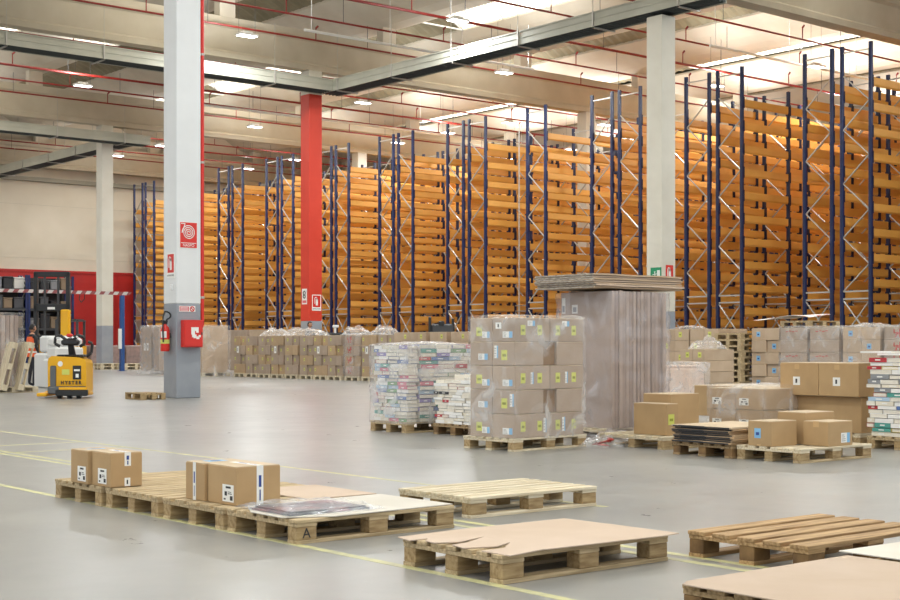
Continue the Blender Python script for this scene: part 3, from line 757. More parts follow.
for k, (dx, dy, c) in enumerate(((.02, .25, 'white'), (.3, .1, 'pale blue'), (.06, .5, 'white'))):
    o = bpy.data.objects.new('magazine', BM[c]); C.objects.link(o); o.location = (13.66+dx, 8.35+dy, 1.055+.012*k); o.scale = (.3, .4, .02); tag(o, 'loose %s magazine on top of the right edge book pile, %s' % (c, ('left', 'right', 'rear')[k]), 'magazine')

# ---- big cartons on pallet behind the right pallet
pallet(13.8, 9.3, 'pallet under the big plain cartons at the right', P10)
carton(13.86, 9.33, TZ, .7, .98, .42, 'big plain carton below the pair of wide cartons at the right', CARDS[1])
carton(13.76, 9.30, TZ+.425, .5, .548, .39, 'wide carton with small white label, right one of the upper pair', CARDS[1], [('x', .2, .12, .1, .1, 'white'), ('x', .22, .31, .07, .06, 'buff')])
carton(13.76, 9.852, TZ+.425, .5, .548, .39, 'wide carton with small white label, left one of the upper pair', CARDS[1], [('x', .19, .12, .1, .1, 'white'), ('x', .21, .31, .07, .06, 'buff')])
film(14.58, 9.3, .1, .12, 1.0, .4, 'loose dark film hanging beside the big cartons', FILM, seed=11)

# ------------------------------------------------------------------ simple far pallet
def pallet_single(W=.8, top=WOOD):
    b = MB()
    for k in range(6): b.box(0, 1.2, (W-.11)*k/5, (W-.11)*k/5+.11, .122, .144)
    for x in (0, .53, 1.055):
        b.box(x, x+.145, 0, W, .1, .122)
        for y in (0, W/2-.05, W-.1): b.box(x, x+.145, y, y+.1, .022, .1)
    for y in (0, W/2-.05, W-.1): b.box(0, 1.2, y, y+.1, 0, .022)
    return b.mesh('wooden_pallet', top)
PS = pallet_single(.8); PSW = pallet_single(.8, WOODW)
def half_pallet():
    b = MB()
    for k in range(5): b.box(k*.115, k*.115+.09, 0, .8, .122, .144)
    for y in (0, .35, .7):
        b.box(0, .55, y, y+.1, .1, .122)
        for x in (0, .23, .45): b.box(x, x+.1, y, y+.1, .022, .1)
    for x in (0, .23, .45): b.box(x, x+.1, 0, .8, 0, .022)
    return b.mesh('wooden_pallet', WOODB)
def far_pallet(x, y, z, label, me=None, rz=0, group=None): return tag(link('wooden_pallet', me or PS, None, (x, y, z), rz), label, 'pallet', group)

# ---- long row of wrapped pallets in front of the racks (line at X = 26.4)
GX = 26.4
left_row = [43.82, 42.98, 42.12, 41.26, 40.36, 39.42, 38.55, 37.72, 36.7, 35.76, 34.86]
for i, y in enumerate(left_row):
    red = i == 8
    nm = 'the %s floor pallet left of the red column' % ORD[i] if 0 else None
    where = ('red-emblem pallet in the back row' if red else
             ('%s back-row pallet left of the red-emblem one' % ORD[7-i] if i < 8 else '%s back-row pallet right of the red-emblem one' % ORD[i-9]))
    far_pallet(GX, y, 0, 'pallet under the cartons of the ' + where, PSW)
    fl = i % 2
    for l in range(4):
        z = TZ + .338*l; k = (l+fl) % 2
        wA, wB = (.5, .3) if not k else (.44, .36)
        colr = CARDS[3] if (l+i) % 3 else CARDS[0]
        inset = 0 if not k else .06
        carton(GX+.02+inset, y, z, 1.1-inset, wB-.004, .333, 'right %s carton, %s' % (LN[l]+'-layer' if l < 3 else 'top-layer', where), colr,
               ([('x', .08, .12, .07, .1, 'yellow')] if not red and (l+i) % 2 else []), group=None, seed=i*8+l)
        carton(GX+.02, y+wB, z, 1.1, wA-.004, .333, 'left %s carton, %s' % (LN[l]+'-layer' if l < 3 else 'top-layer', where), colr,
               ([('x', .1, .06, .3, .25, 'red')] if red else ([('x', .05+.1*(i % 3), .14, .07, .1, 'yellow')] + ([('x', .2, .06, .14, .24, 'white')] if l == 2 and i % 3 == 0 else []))), group=None, seed=i*8+l)
film(GX-.02, left_row[8]-.03, .1, 1.2, .86, 1.44, 'clear film around the red-emblem pallet in the back row', FILM, seed=20)
for k, (y, s) in enumerate(((42.6, 1.5), (40.7, 2.6), (37.6, 1.0), (36.0, 1.0))):
    crumple(26.95, y, 1.5, 1.0, s, .32, 'loose film heap on top of the back row, %s from the left' % ORD[k], FILMW, 30+k)
# goods behind the row
carton(25.4, 46.0, .15, 1.1, .45, 1.7, 'tall wrapped brown block right of the white column, left half', CARDS[3]); carton(25.4, 45.2, .15, 1.1, .78, 1.72, 'tall wrapped brown block right of the white column, right half', CARDS[2])
far_pallet(25.4, 45.2, 0, 'pallet under the tall wrapped brown block right of the white column', PSW)
film(25.36, 45.1, 0, 1.2, 1.4, 1.9, 'film around the tall brown block right of the white column', FILM, seed=21, skirt=.05)
carton(26.2, 50.05, .15, 1.1, .45, 1.75, 'tall wrapped brown block left of the white column, right one', CARDS[3]); film(26.15, 50.0, 0, 1.2, .52, 1.95, 'film around the right tall block left of the white column', FILMW, seed=22, skirt=.12)
carton(26.2, 50.75, .15, 1.1, .8, 1.75, 'tall wrapped brown block left of the white column, left one', CARDS[3], [('x', .2, .8, .2, .3, 'white'), ('x', .45, .8, .15, .3, 'white')]); film(26.15, 50.7, 0, 1.2, .9, 1.95, 'film around the left tall block left of the white column', FILMW, seed=23, skirt=.12)
for k, y in enumerate((43.9, 45.6, 47.3)):
    far_pallet(28.6, y, 0, 'pallet in the second back row, %s from the right' % ORD[k], PSW)
    carton(28.6, y+.02, .15, 1.15, 1.5, 1.62, 'large plain carton in the second back row, %s from the right' % ORD[k], CARDS[k % 3+1])
# right continuation of the row, with bigger boxes
RL = {}
def stack(y, w, layers, cols, label, marks, h=.285, x=GX, depth=1.1, film_on=False, m=CARDS[2], stag=0, pz=TZ):
    if pz == TZ: far_pallet(x, y, 0, 'pallet under ' + label, PS)
    for l in range(layers):
        off = (.12 if (l % 2 and stag) else 0)
        for c in range(cols):
            ww = w/cols
            k = marks(l, c) if marks else []
            carton(x + (.05*((l+c) % 2) if stag else 0), y + c*ww - off*(.3), pz+h*l, depth, ww-.006, h-.005, '%s carton%s of %s' % ((['lowest', 'second', 'third', 'fourth', 'fifth', 'sixth'][l] if l < layers-1 else 'top'), (' in the ' + ('right', 'middle', 'left')[c if cols == 3 else c*2] + ' column') if cols > 1 else '', label), m, k, seed=l+c)
    if film_on: film(x-.03, y-.03, .1, depth+.06, w+.05, pz-.1+h*layers+.02, 'film around ' + label, FILM, seed=int(y*3))
Y1 = lambda l, c: [('x', .12, .08, .1, .13, 'yellow')] if (l+c) % 2 == 0 else []
B1 = lambda l, c: [('x', .14, .08, .11, .12, 'blue')] if (l+c) % 2 == 1 else []
S1 = lambda l, c: [('x', .15, .16, .35, .07, 'scrawl')] if l % 2 == 0 else []
Rr = lambda l, c: [('x', .2, .03, .3, .23, 'red')]
stack(22.72, .9, 5, 2, 'the carton stack just right of the board stack', Y1)
stack(21.78, .9, 5, 2, 'the carton stack behind the pallet pile', Y1)
stack(19.98, .84, 5, 2, 'the staggered carton stack right of the pallet pile', B1, stag=1)
stack(19.2, .75, 5, 1, 'the grey wrapped stack with red writing, left one', S1, film_on=True, m=CARDS[3])
stack(18.35, .78, 5, 1, 'the grey wrapped stack with red writing, right one', S1, film_on=True, m=CARDS[3])
stack(17.3, .95, 5, 2, 'the stack with round blue labels at the right', B1, film_on=True)
stack(16.35, .85, 5, 1, 'the stack with red beast emblems at the right edge', Rr, film_on=True, m=CARDS[3])
for k, (y) in enumerate((32.2, 31.2, 33.2, 34.0, 30.2, 29.2)):
    stack(y, .8, 5, 2, 'the stack behind the book pile, %s' % ('middle', 'right', 'left', 'leftmost', 'second from right', 'rightmost')[k], Y1)
for k, (x, y, sx, sy) in enumerate(((26.9, 23.1, 1, .9), (26.9, 19.6, 1, .8), (26.9, 17.8, 1, 1.0))):
    crumple(x, y, TZ+.285*5, sx, sy, .1, 'rumpled white film on top of the right back row, %s from the left' % ORD[k], FILMW, 50+k)
# paper sheet and pallet lying on top of the right row
far_pallet(26.6, 19.3, TZ+.285*5+.02, 'pallet lying on top of the right back row', PS)
b = MB(); rings = []
for i in range(13):
    u = i/12; rings.append([(0, u*1.6, .05*math.sin(u*5)+.05), (.8, u*1.6, .05*math.sin(u*5+1)+.09), (.8, u*1.6, .05*math.sin(u*5+1)+.095), (0, u*1.6, .05*math.sin(u*5)+.055)])
b.loft(rings); o = b.obj('printed_paper_sheet', mat('printed_paper', '#eceae6', .5, c2='#b4473c', scale=5, contrast=(.6,.66))); o.location = (26.5, 19.2, TZ+.285*5+.18); tag(o, 'curled printed paper sheet on top of the right back row', 'paper')
# pallet pile
for k in range(10):
    far_pallet(26.15+R.uniform(-.05, .05), 20.9+R.uniform(-.03, .03), .146*k, 'wooden pallet in the tall pallet pile, %s from the floor' % ORD[k], WOODG and PS, 0, 'pallets in the tall pile')
b = MB(); b.loft([[(0, y_, z_), (.02, y_, z_), (.02, y_+.06+.02*math.sin(z_*9), z_), (0, y_+.06, z_)] for y_, z_ in ((0, 0), (.02, .2), (0, .4), (.05, .5))])
# nearer stack with film on it
far_pallet(22.2, 18.6, 0, 'pallet under the three-layer stack topped with rumpled film', PS)
for l in range(4):
    for c in range(2):
        carton(22.2, 18.68+.33*c, TZ+.235*l, .95, .325, .23, '%s %s carton of the stack topped with rumpled film' % (('left', 'right')[1-c], ['lowest', 'second', 'third', 'top'][l]), CARDS[2], [('x', .15, .06, .09, .11, 'yellow')] if l == 3 else [])
crumple(22.7, 19.0, TZ+.94, .95, .66, .26, 'rumpled white film heaped on the three-layer stack', FILMW, 61)
# pinkish wrapped low pallet
far_pallet(19.0, 16.3, 0, 'pallet under the pink tinted wrapped load', half_pallet())
b = MB(); b.bbox(0, .4, 0, .8, 0, .62, .04)
for k in range(4): b.bbox(.02, .38, .02+.19*k, .2+.19*k, .62, .66, .01)
o = b.obj('wrapped_load', mat('pinkish_wrap', '#dcbca4', .4, c2='#e6d2c4', scale=4)); o.location = (19.0, 16.3, TZ); tag(o, 'low pink tinted wrapped load behind the board stack', 'load')
film(18.96, 16.25, .1, .5, .9, .75, 'shiny film around the low pink tinted load', FILMW, seed=25)
# wide low cartons
far_pallet(15.6, 12.2, 0, 'pallet under the wide pale low cartons', PS)
for c in range(2):
    carton(15.6, 12.1+.62*c, TZ, 1.1, .6, .44, 'wide pale carton in the low row behind the wrapped block, %s one' % ('right', 'left')[c], CARDS[1])
carton(15.3, 11.2, TZ-.14, 1.1, .8, .52, 'wide pale carton behind the flat-packed pile', CARDS[1])
crumple(16.1, 12.2, TZ+.44, 1.0, 1.3, .05, 'thin rumpled film on the wide low cartons', FILMW, 63)
carton(13.05, 11.6, 0, .35, .4, .45, 'small brown carton between the tall plain one and the wrapped block', CARDS[0])
# floor scrap at right
crumple(12.15, 7.35, 0, .12, .1, .03, 'tiny white film scrap on the floor at the right edge', FILMW, 70, n=8)

# ------------------------------------------------------------------ left background
far_pallet(13.66, 26.85, 0, 'small half pallet lying on the floor left of the white column', half_pallet())
far_pallet(28.9, 61.0, 0, 'lower pallet beside the back left column', PSW); far_pallet(28.9, 61.03, .148, 'upper pallet beside the back left column', PSW)
far_pallet(29.6, 59.95, 0, 'lower pallet beside the striped bar post', PSW); far_pallet(29.62, 59.98, .148, 'upper pallet beside the striped bar post', PSW)
for k in range(3):
    x = 30.7+2.1*k
    b = MB(); b.bbox(0, 1.9, 0, 1.1, .0, 1.15, .05); o = b.obj('wrapped_goods', mat('pinkish_goods', '#a88e86', .5, c2='#8f7c78', scale=5)); o.location = (x, 70.5, 0)
    tag(o, 'pinkish wrapped goods before the red wall, %s from the left' % ORD[k], 'load')
# striped bar with blue posts
t = thing('height_bar', 'red and white striped bar with blue post before the red wall', 'barrier', (28.23, 57.45, 0))
b = MB(); b.bbox(-.09, .09, -.09, .09, 0, 3.4, .01); b.box(-.15, .15, -.15, .15, 0, .02); b.obj('post', mat('blue_post', '#27508c', .4), t)
b = MB(); b.bbox(-17.1, -16.9, -.09, .09, 0, 3.4, .01); b.obj('post', MATS['blue_post'], t)
b = MB(); x = -17.2; k = 0
while x < .35:
    x2 = min(x+.22, .35)
    b.prism([(x, -.06, 3.42), (x2, -.06, 3.42), (x2, .06, 3.42), (x, .06, 3.42)], [(x+.1, -.06, 3.56), (x2+.1, -.06, 3.56), (x2+.1, .06, 3.56), (x+.1, .06, 3.56)], k % 2); x = x2; k += 1
b.obj('striped_bar', [mat('bar_white', '#c9c4c0', .5), mat('bar_red', '#8f4a4a', .5)], t)
b = MB(); b.path([(-2.0, 0, 3.42), (-2.05, 0, 3.2), (-1.95, 0, 3.05), (-1.8, 0, 3.2), (-1.8, 0, 3.42)], .02, 5); b.obj('hanging_cable', BLACK, t)
b = MB(); b.box(-.2, -.06, -.1, -.02, 1.0, 1.9); b.obj('switch_box', WHITEP, t)

# storage shelving at the left
def shelf(x, label):
    t = thing('storage_shelf', label, 'shelf', (x, 75, 0))
    for xx in (0, 2.6):
        for yy in (0, 1.0):
            b = MB(); b.box(xx, xx+.12, yy, yy+.12, 0, 5.1); b.obj('upright', NAVY, t)
        b = MB()
        for k in range(6): b.bar((xx+.06, .05 if k % 2 else 1.05, .3+.8*k), (xx+.06, 1.05 if k % 2 else .05, 1.1+.8*k), .05, .03, (1,0,0))
        b.obj('lacing', GALV, t)
    for z in (.9, 2.0, 3.1, 4.2):
        b = MB(); b.box(.1, 2.62, 0, .08, z, z+.12); b.box(.1, 2.62, 1.0, 1.08, z, z+.12); b.box(.1, 2.62, .08, 1.0, z+.1, z+.12); b.obj('shelf_board', DARK, t)
    b = MB(); b.box(.1, 2.62, 1.08, 1.1, .2, 5.0); b.obj('dark_backing', BLACK, t)  # black sheet added behind the goods to darken the gaps
    return t
SN = ['leftmost', 'second', 'third']
for k in range(2):
    x = 28.4+2.75*k; shelf(x, 'blue storage shelf full of goods before the red wall, %s bay from the left' % SN[k])
    for zi, z in enumerate((1.02, 2.12, 3.22, 4.32)):
        for q in range(4):
            c = R.choice([('grey', '#77777a'), ('white', '#c8c6c0'), ('black', '#232327'), ('brown', '#7d6a54'), ('dark grey', '#45464a'), ('black', '#232327')]); w = R.uniform(.45, .58); h_ = R.uniform(.45, .85)
            b = MB(); b.bbox(0, w, 0, .7, 0, h_*.86, .03); b.bbox(-.02, w+.02, -.02, .72, h_*.86, h_, .02)
            o = b.obj('storage_box', mat('storage_' + c[0].replace(' ', '_'), c[1], .6)); o.location = (x+.16+.61*q, 75.12, z)
            tag(o, '%s storage box, %s shelf, %s place, %s bay of left shelving' % (c[0], ['lowest', 'second', 'third', 'top'][zi], ('left', 'centre-left', 'centre-right', 'right')[q], SN[k]), 'box')

# pendant control hanging from duct
t = thing('hanging_control', 'small yellow crane control hanging from a thin cable at the left', 'pendant', (25.7, 67.6, 0))
b = MB(); b.tube((0, 0, 7.2), (0, 0, 11.4), .018, 5); b.obj('cable', DARK, t)
b = MB(); b.bbox(-.22, .22, -.15, .15, 6.75, 6.98, .05); b.tube((0, 0, 6.95), (0, 0, 7.25), .06, 8); b.obj('control_body', mat('control_yellow', '#b89a2a', .5), t)
b = MB(); b.tube((-.06, 0, 7.2), (.06, 0, 7.4), .05, 6); b.obj('hook', BLACK, t)

# left: wrapped boards and leaning pallets
far_pallet(12.72, 32.9, 0, 'pallet under the wrapped brown boards at the left edge', PSW); far_pallet(12.9, 33.75, 0, 'second pallet under the wrapped boards at the left edge', PSW)
for k in range(6):
    b = MB(); b.bbox(0, .1, 0, 1.35, 0, 1.75, .004); o = b.obj('upright_board', BC[k % 4]); o.location = (12.84+.11*k, 33.1, TZ)
    tag(o, 'tall brown board standing at the left edge, %s in its row' % ORD[k], 'board', 'tall boards standing at the left edge')
film(12.8, 33.0, .05, .8, 1.5, 1.9, 'clear film around the boards at the left edge', FILM, seed=27)
for k in range(2):
    o = link('wooden_pallet', PSW, None, (13.25+.3*k, 32.25+.0*k, .55-.35*0), 0); o.matrix_world = Matrix.Translation((13.05+.42*k, 32.72, .05)) @ Matrix.Rotation(math.radians(-76), 4, 'Y') @ Matrix.Rotation(0, 4, 'Z')
    tag(o, 'pallet leaning against the wrapped boards, %s one' % ('front', 'rear')[k], 'pallet')
# white bales behind the yellow truck
for k, (dx, dy, z, w, h_) in enumerate(((0, 0, 0, .75, .8), (.1, .8, 0, .75, .95), (.1, .1, .82, .6, .3), (.15, .75, .97, .55, .45), (.1, .15, 1.14, .5, .22))):
    b = MB(); b.bbox(0, .8, 0, w, 0, h_, .05); o = b.obj('white_bale', WHITEP); o.location = (15.24+dx, 35.02+dy, z); tag(o, 'white plastic wrapped bale behind the yellow truck, %s of the heap' % ['low right', 'low left', 'middle right', 'upper left', 'topmost'][k], 'bale')

# ------------------------------------------------------------------ yellow pallet truck
def truck(x, y, rz, label):
    t = thing('pallet_truck', label, 'pallet truck', (x, y, 0), rz)
    # local frame: seen from -y, width along x (0..0.95), height z
    b = MB()
    prof = [(0, .14), (1.0, .14), (1.0, .78), (.97, .86), (.8, .9), (.1, .93), (.02, .88), (0, .8)]
    b.loft([[(q*.92, .0+.02*(z < .3), z) for q, z in prof], [(q*.92, .45, z) for q, z in prof], [(q*.92*.96+.02, .8, z*.96) for q, z in prof]])
    b.obj('yellow_body', YELLOW, t)
    b = MB(); b.bbox(.06, .2, -.03, .02, .12, .72, .02); b.bbox(.0, .93, -.05, .03, .1, .27, .03); b.obj('grey_bumper', mat('truck_grey', '#5a5d60', .5), t)
    b = MB(); b.bbox(.28, .96, -.075, -.04, .19, .25, .01); b.obj('yellow_step_edge', YELLOW, t)
    b = MB(); b.bbox(.2, .97, -.09, .02, .06, .2, .02); b.obj('platform', BLACK, t)
    b = MB(); b.box(.6, .8, -.006, 0, .42, .72); b.obj('control_panel', BLACK, t)
    b = MB(); b.box(.63, .77, -.009, -.006, .6, .64); b.box(.67, .74, -.009, -.006, .46, .54); b.obj('panel_marks', WHITE, t)
    b = MB(); b.box(.34, .52, -.005, 0, .52, .64); b.obj('data_plate', LYEL, t)
    b = MB(); b.tube((.3, -.006, .76), (.3, .0, .76), .06, 14); b.obj('round_sticker', WHITE, t)
    text('H Y S T E R', .1, INK, t, (.56, -.008, .345), RY, ext=.002, bold=.005)
    b = MB(); b.bbox(.18, .88, .05, .5, .9, .96, .03); b.bbox(.22, .4, .0, .12, .9, .95, .02); b.bbox(.66, .86, 0, .12, .9, .95, .02); b.obj('top_cover', BLACK, t)
    b = MB(); b.tube((.52, .3, .93), (.5, .2, 1.18), .09, 10, r1=.07); b.tube((.5, .2, 1.18), (.5, .12, 1.3), .07, 10); b.bbox(.3, .72, .05, .25, 1.16, 1.3, .04); b.obj('tiller_column', BLACK, t)
    b = MB()
    for s in (-1, 1):
        b.path([(.5+s*.08, .12, 1.28), (.5+s*.22, .08, 1.38), (.5+s*.34, .1, 1.34), (.5+s*.36, .12, 1.2), (.5+s*.24, .14, 1.14)], .035, 8)
    b.obj('tiller_handles', BLACK, t)
    b = MB(); b.bbox(.42, .58, .05, .15, 1.34, 1.42, .03); b.obj('red_button', RED, t)
    b = MB(); b.bbox(.18, .26, .06, .14, 1.3, 1.36, .015); b.bbox(.66, .72, .05, .12, 1.32, 1.38, .015); b.obj('thumb_lever', WHITEP, t)
    b = MB(); b.path([(.86, .3, .92), (.98, .3, 1.0), (1.0, .3, 1.2), (.9, .3, 1.24)], .035, 8); b.obj('grab_rail', BLACK, t)
    for xx in (.22, .46, .68):
        b = MB(); b.tube((xx, .08, .08), (xx+.1, .08, .08), .08, 16); b.obj('wheel', BLACK, t)
    b = MB(); b.bbox(-.3, -.05, .1, 1.7, .04, .12, .02); b.bbox(.6, .8, .8, 1.3, .04, .12, .02); b.bbox(-.3, .8, .85, 1.0, .04, .14, .02); b.obj('fork', YELLOW, t)
    return t
truck(12.42, 28.85, th - PI/2 + math.radians(3), 'yellow ride-on pallet truck with black tiller at the left').scale = (.9, 1, 1)
# second truck behind
t = thing('reach_truck', 'yellow and black reach truck behind the pallet truck, by the back left column', 'truck', (25.0, 57.3, 0), th - PI/2)
b = MB(); b.loft([[(0, 0, .25), (1.0, 0, .25), (1.0, 0, 1.15), (.75, 0, 1.3), (.1, 0, 1.25)], [(0, 1.4, .25), (1.0, 1.4, .25), (1.0, 1.4, 1.1), (.75, 1.4, 1.3), (.1, 1.4, 1.25)]]); b.obj('yellow_body', YELLOW, t)
for xx, yy in ((.05, .05), (.95, .05), (.05, 1.2), (.95, 1.2)):
    b = MB(); b.bbox(xx-.05, xx+.05, yy-.05, yy+.05, 1.1, 2.2, .01); b.obj('guard_post', DARK, t)
b = MB(); b.box(0, 1.0, 0, 1.3, 2.2, 2.26)
for k in range(5): b.box(.05+.2*k, .12+.2*k, -.03, 1.3, 2.26, 2.3)
b.obj('overhead_guard', DARK, t)
b = MB(); b.bbox(.15, .85, .3, .5, 1.1, 1.6, .05); b.bbox(.2, .8, .3, .8, 1.1, 1.25, .05); b.obj('seat', BLACK, t)
for xx in (0, .88):
    b = MB(); b.tube((xx, .2, .2), (xx+.14, .2, .2), .2, 18); b.obj('wheel', BLACK, t)
b = MB(); b.bbox(0, 1, -.05, 0, .2, .4, .02); b.obj('bumper', DARK, t)
# mast truck
t = thing('mast_truck', 'tall black forklift mast with yellow column at the left', 'truck', (14.2, 46.5, 0), 0); t.location = (13.3, 50.6, 0); t.rotation_euler = (0, 0, th-PI/2)
t.location = (20.9-4.05*0, 46.3, 0)
t.location = (18.72, 44.6, 0)
for xx in (-.02, 1.06):
    b = MB(); b.bbox(xx, xx+.12, 0, .14, .1, 3.6, .01); b.obj('mast_upright', BLACK, t)
    b = MB(); b.bbox(xx+.02, xx+.1, .16, .28, .1, 3.4, .01); b.obj('inner_mast_upright', DARK, t)
b = MB(); b.bbox(-.02, 1.18, 0, .14, 3.45, 3.63, .02); b.bbox(-.02, 1.18, .0, .14, 2.3, 2.55, .02); b.bbox(-.02, 1.18, .0, .14, 1.35, 1.5, .02); b.bbox(-.02, 1.18, .0, .14, .3, .5, .02); b.obj('mast_crossbar', BLACK, t)
b = MB(); b.box(.45, .7, -.006, 0, 2.36, 2.44); b.obj('mast_plate', WHITE, t)
b = MB(); b.bbox(.98, 1.26, -.35, -.1, .3, 2.35, .03); b.obj('yellow_column', YELLOW, t)
b = MB(); b.tube((.35, .05, .4), (.35, .05, 3.6), .04, 8); b.tube((.8, .05, .4), (.8, .05, 3.6), .04, 8); b.obj('lift_chains', DARK, t)
b = MB(); b.loft([[(0, .3, .15), (1.2, .3, .15), (1.2, .3, 1.2), (0, .3, 1.2)], [(0, 1.6, .15), (1.2, 1.6, .15), (1.2, 1.6, 1.0), (0, 1.6, 1.0)]]); b.obj('truck_body', YELLOW, t)
for xx in (-.05, 1.07):
    b = MB(); b.tube((xx, .4, .18), (xx+.16, .4, .18), .18, 16); b.obj('wheel', BLACK, t)

# ------------------------------------------------------------------ people
def person(x, y, z, face_dir, label, vest, arms='down'):
    t = thing('person', label, 'person', (x, y, z), face_dir)
    # local: facing -y. joints (x right, z up), height 1.75
    V = []; Ed = []; Rd = []
    def j(p, r, parent=None):
        V.append(p); Rd.append(r)
        if parent is not None: Ed.append((parent, len(V)-1))
        return len(V)-1
    pel = j((0, 0, .96), (.16, .11)); sp = j((0, .01, 1.12), (.145, .1), pel); ch = j((0, .0, 1.32), (.17, .115), sp); nk = j((0, .0, 1.46), (.075, .07), ch)
    hd0 = j((0, -.01, 1.53), (.06, .06), nk)
    for s in (-1, 1):
        hp = j((.1*s, 0, .9), (.095, .095), pel); kn = j((.11*s, -.02, .5), (.06, .06), hp); an = j((.115*s, .02, .1), (.042, .045), kn); toe = j((.125*s, -.14, .05), (.04, .03), an)
        sh = j((.19*s, 0, 1.40), (.062, .06), ch)
        if arms == 'down': el = j((.26*s, .03, 1.12), (.045, .045), sh); wr = j((.27*s, -.08, .88), (.028, .028), el); pm = j((.27*s, -.1, .80), (.035, .02), wr)
        else: el = j((.27*s, -.08, 1.14), (.045, .045), sh); wr = j((.2*s, -.32, 1.14), (.028, .028), el); pm = j((.18*s, -.4, 1.14), (.035, .02), wr)
        px, py, pz = V[pm]
        for q in range(4):
            o1 = (px+(-.024+.016*q), py-.01, pz-.04 if arms == 'down' else pz-.005) if arms == 'down' else (px+(-.024+.016*q), py-.045, pz-.01)
            f1 = j(o1, (.009, .009), pm); L = [.04, .047, .044, .034][q]
            f2 = j((o1[0], o1[1]-.012, o1[2]-L) if arms == 'down' else (o1[0], o1[1]-L*.6, o1[2]-L*.7), (.008, .008), f1)
        thb = j((px-s*.035, py-.02, pz-.01), (.01, .01), pm); j((px-s*.045, py-.035, pz-.04), (.009, .009), thb)
    me = bpy.data.meshes.new('body'); me.from_pydata(V, Ed, []); o = bpy.data.objects.new('body', me); C.objects.link(o)
    sk = o.modifiers.new('s', 'SKIN'); 
    for i, r in enumerate(Rd): me.skin_vertices[0].data[i].radius = r
    me.skin_vertices[0].data[0].use_root = True
    ss = o.modifiers.new('u', 'SUBSURF'); ss.levels = 2; ss.render_levels = 2
    bpy.context.view_layer.update()
    m2 = bpy.data.meshes.new_from_object(o.evaluated_get(bpy.context.evaluated_depsgraph_get())); bpy.data.objects.remove(o)
    # materials by height/position: trousers, top, skin
    m2.materials.clear()
    for m in (CLOTH, SKIN, mat('dark_trousers', '#2b2c34', .8)): m2.materials.append(m)
    hands = []
    for p in m2.polygons:
        c = p.center; p.use_smooth = True
        hand = (arms == 'down' and abs(c.x) > .2 and c.z < .86) or (arms != 'down' and c.y < -.33)
        p.material_index = 1 if (c.z > 1.47 or hand) else (0 if c.z > .93 or abs(c.x) > .215 else 2)
    link('body', m2, t)
    # head with face, ears and hair
    import bmesh
    bm = bmesh.new(); bmesh.ops.create_uvsphere(bm, u_segments=24, v_segments=18, radius=1)
    for v in bm.verts:
        x_, y_, z_ = v.co; jaw = 1 - .25*max(0, -z_)
        v.co = Vector((x_*.077*jaw, y_*.095*(1-.1*max(0, -z_)) - (.012 if (y_ < -.75 and abs(z_+.1) < .25 and abs(x_) < .3) else 0), z_*.118))
        if y_ < -.5 and .0 < z_ < .25 and .25 < abs(x_) < .55: v.co.y += .008
        if y_ < -.8 and -.6 < z_ < -.45: v.co.y += .004
    for s in (-1, 1): bmesh.ops.create_uvsphere(bm, u_segments=8, v_segments=6, radius=1, matrix=Matrix.Translation((.078*s, .005, 0)) @ Matrix.Diagonal((.012, .02, .03, 1)))
    hm_ = bpy.data.meshes.new('head'); bm.to_mesh(hm_); bm.free(); hm_.materials.append(SKIN)
    for p in hm_.polygons: p.use_smooth = True
    h = link('head', hm_, t, (0, -.02, 1.635))
    bm = bmesh.new(); bmesh.ops.create_uvsphere(bm, u_segments=24, v_segments=18, radius=1)
    dl = [v for v in bm.verts if v.co.z < -.35 or (v.co.y < -.45 and v.co.z < .5)]; bmesh.ops.delete(bm, geom=dl, context='VERTS')
    for v in bm.verts: v.co = Vector((v.co.x*.084, v.co.y*.103+.004, v.co.z*.128+.004))
    hh = bpy.data.meshes.new('hair'); bm.to_mesh(hh); bm.free(); hh.materials.append(HAIR); link('hair', hh, h)
    b = MB()
    for s in (-1, 1): b.tube((.03*s, -.088, .012), (.03*s, -.094, .012), .009, 8)
    b.box(-.022, .022, -.093, -.088, -.055, -.049); b.obj('eyes_and_mouth', INK, h)
    if vest:
        b = MB(); n = 20; rings = []
        for zz, a, c in ((.84, .19, .14), (1.0, .185, .135), (1.15, .17, .125), (1.3, .19, .135), (1.4, .17, .12)):
            rings.append([(a*math.cos(2*PI*k/n), c*math.sin(2*PI*k/n), zz) for k in range(n)])
        b.loft(rings, 0, caps=False)
        o = b.obj('hi_vis_vest', HIVIS, t, smooth=True)
        b = MB()
        for zz in (.95, 1.1): b.loft([[(.192*math.cos(2*PI*k/n), .142*math.sin(2*PI*k/n), zz+d) for k in range(n)] for d in (0, .05)], caps=False)
        b.obj('reflective_band', WHITE, o)
    return t
person(15.6, 37.3, 0, th - PI/2 + 2.4, 'person in orange high-visibility vest standing behind the wrapped boards', True)
# person on an order picker behind the back row
pd = 50.6; px_, py_ = (.6361*pd+.7716*(309.5-450)/1384*pd, .7716*pd-.6361*(309.5-450)/1384*pd)
person(px_, py_, .27, th - PI/2 + .9, 'dark-haired person riding a truck before the red column', False, 'fwd')
t = thing('order_picker', 'dark ride-on truck carrying the person before the red column', 'truck', (px_+.25, py_-.25, 0), th-PI/2)
b = MB(); b.bbox(-.5, .5, -.3, .75, 0, .27, .03); b.obj('platform', DARK, t)
b = MB(); b.bbox(.22, 1.05, -.2, .6, .27, 1.35, .05); b.bbox(.3, .95, -.1, .5, 1.35, 1.62, .04); b.obj('battery_body', BLACK, t)
b = MB(); b.tube((.3, 0, 1.3), (.1, 0, 1.42), .03, 8); b.tube((.1, -.18, 1.42), (.1, .18, 1.42), .025, 8); b.obj('steering_bar', BLACK, t)
b = MB(); b.bbox(.55, .63, -.1, -.02, 1.6, 1.85, .01); b.bbox(.5, .72, -.12, 0, 1.8, 1.9, .02); b.obj('display', WHITEP, t)
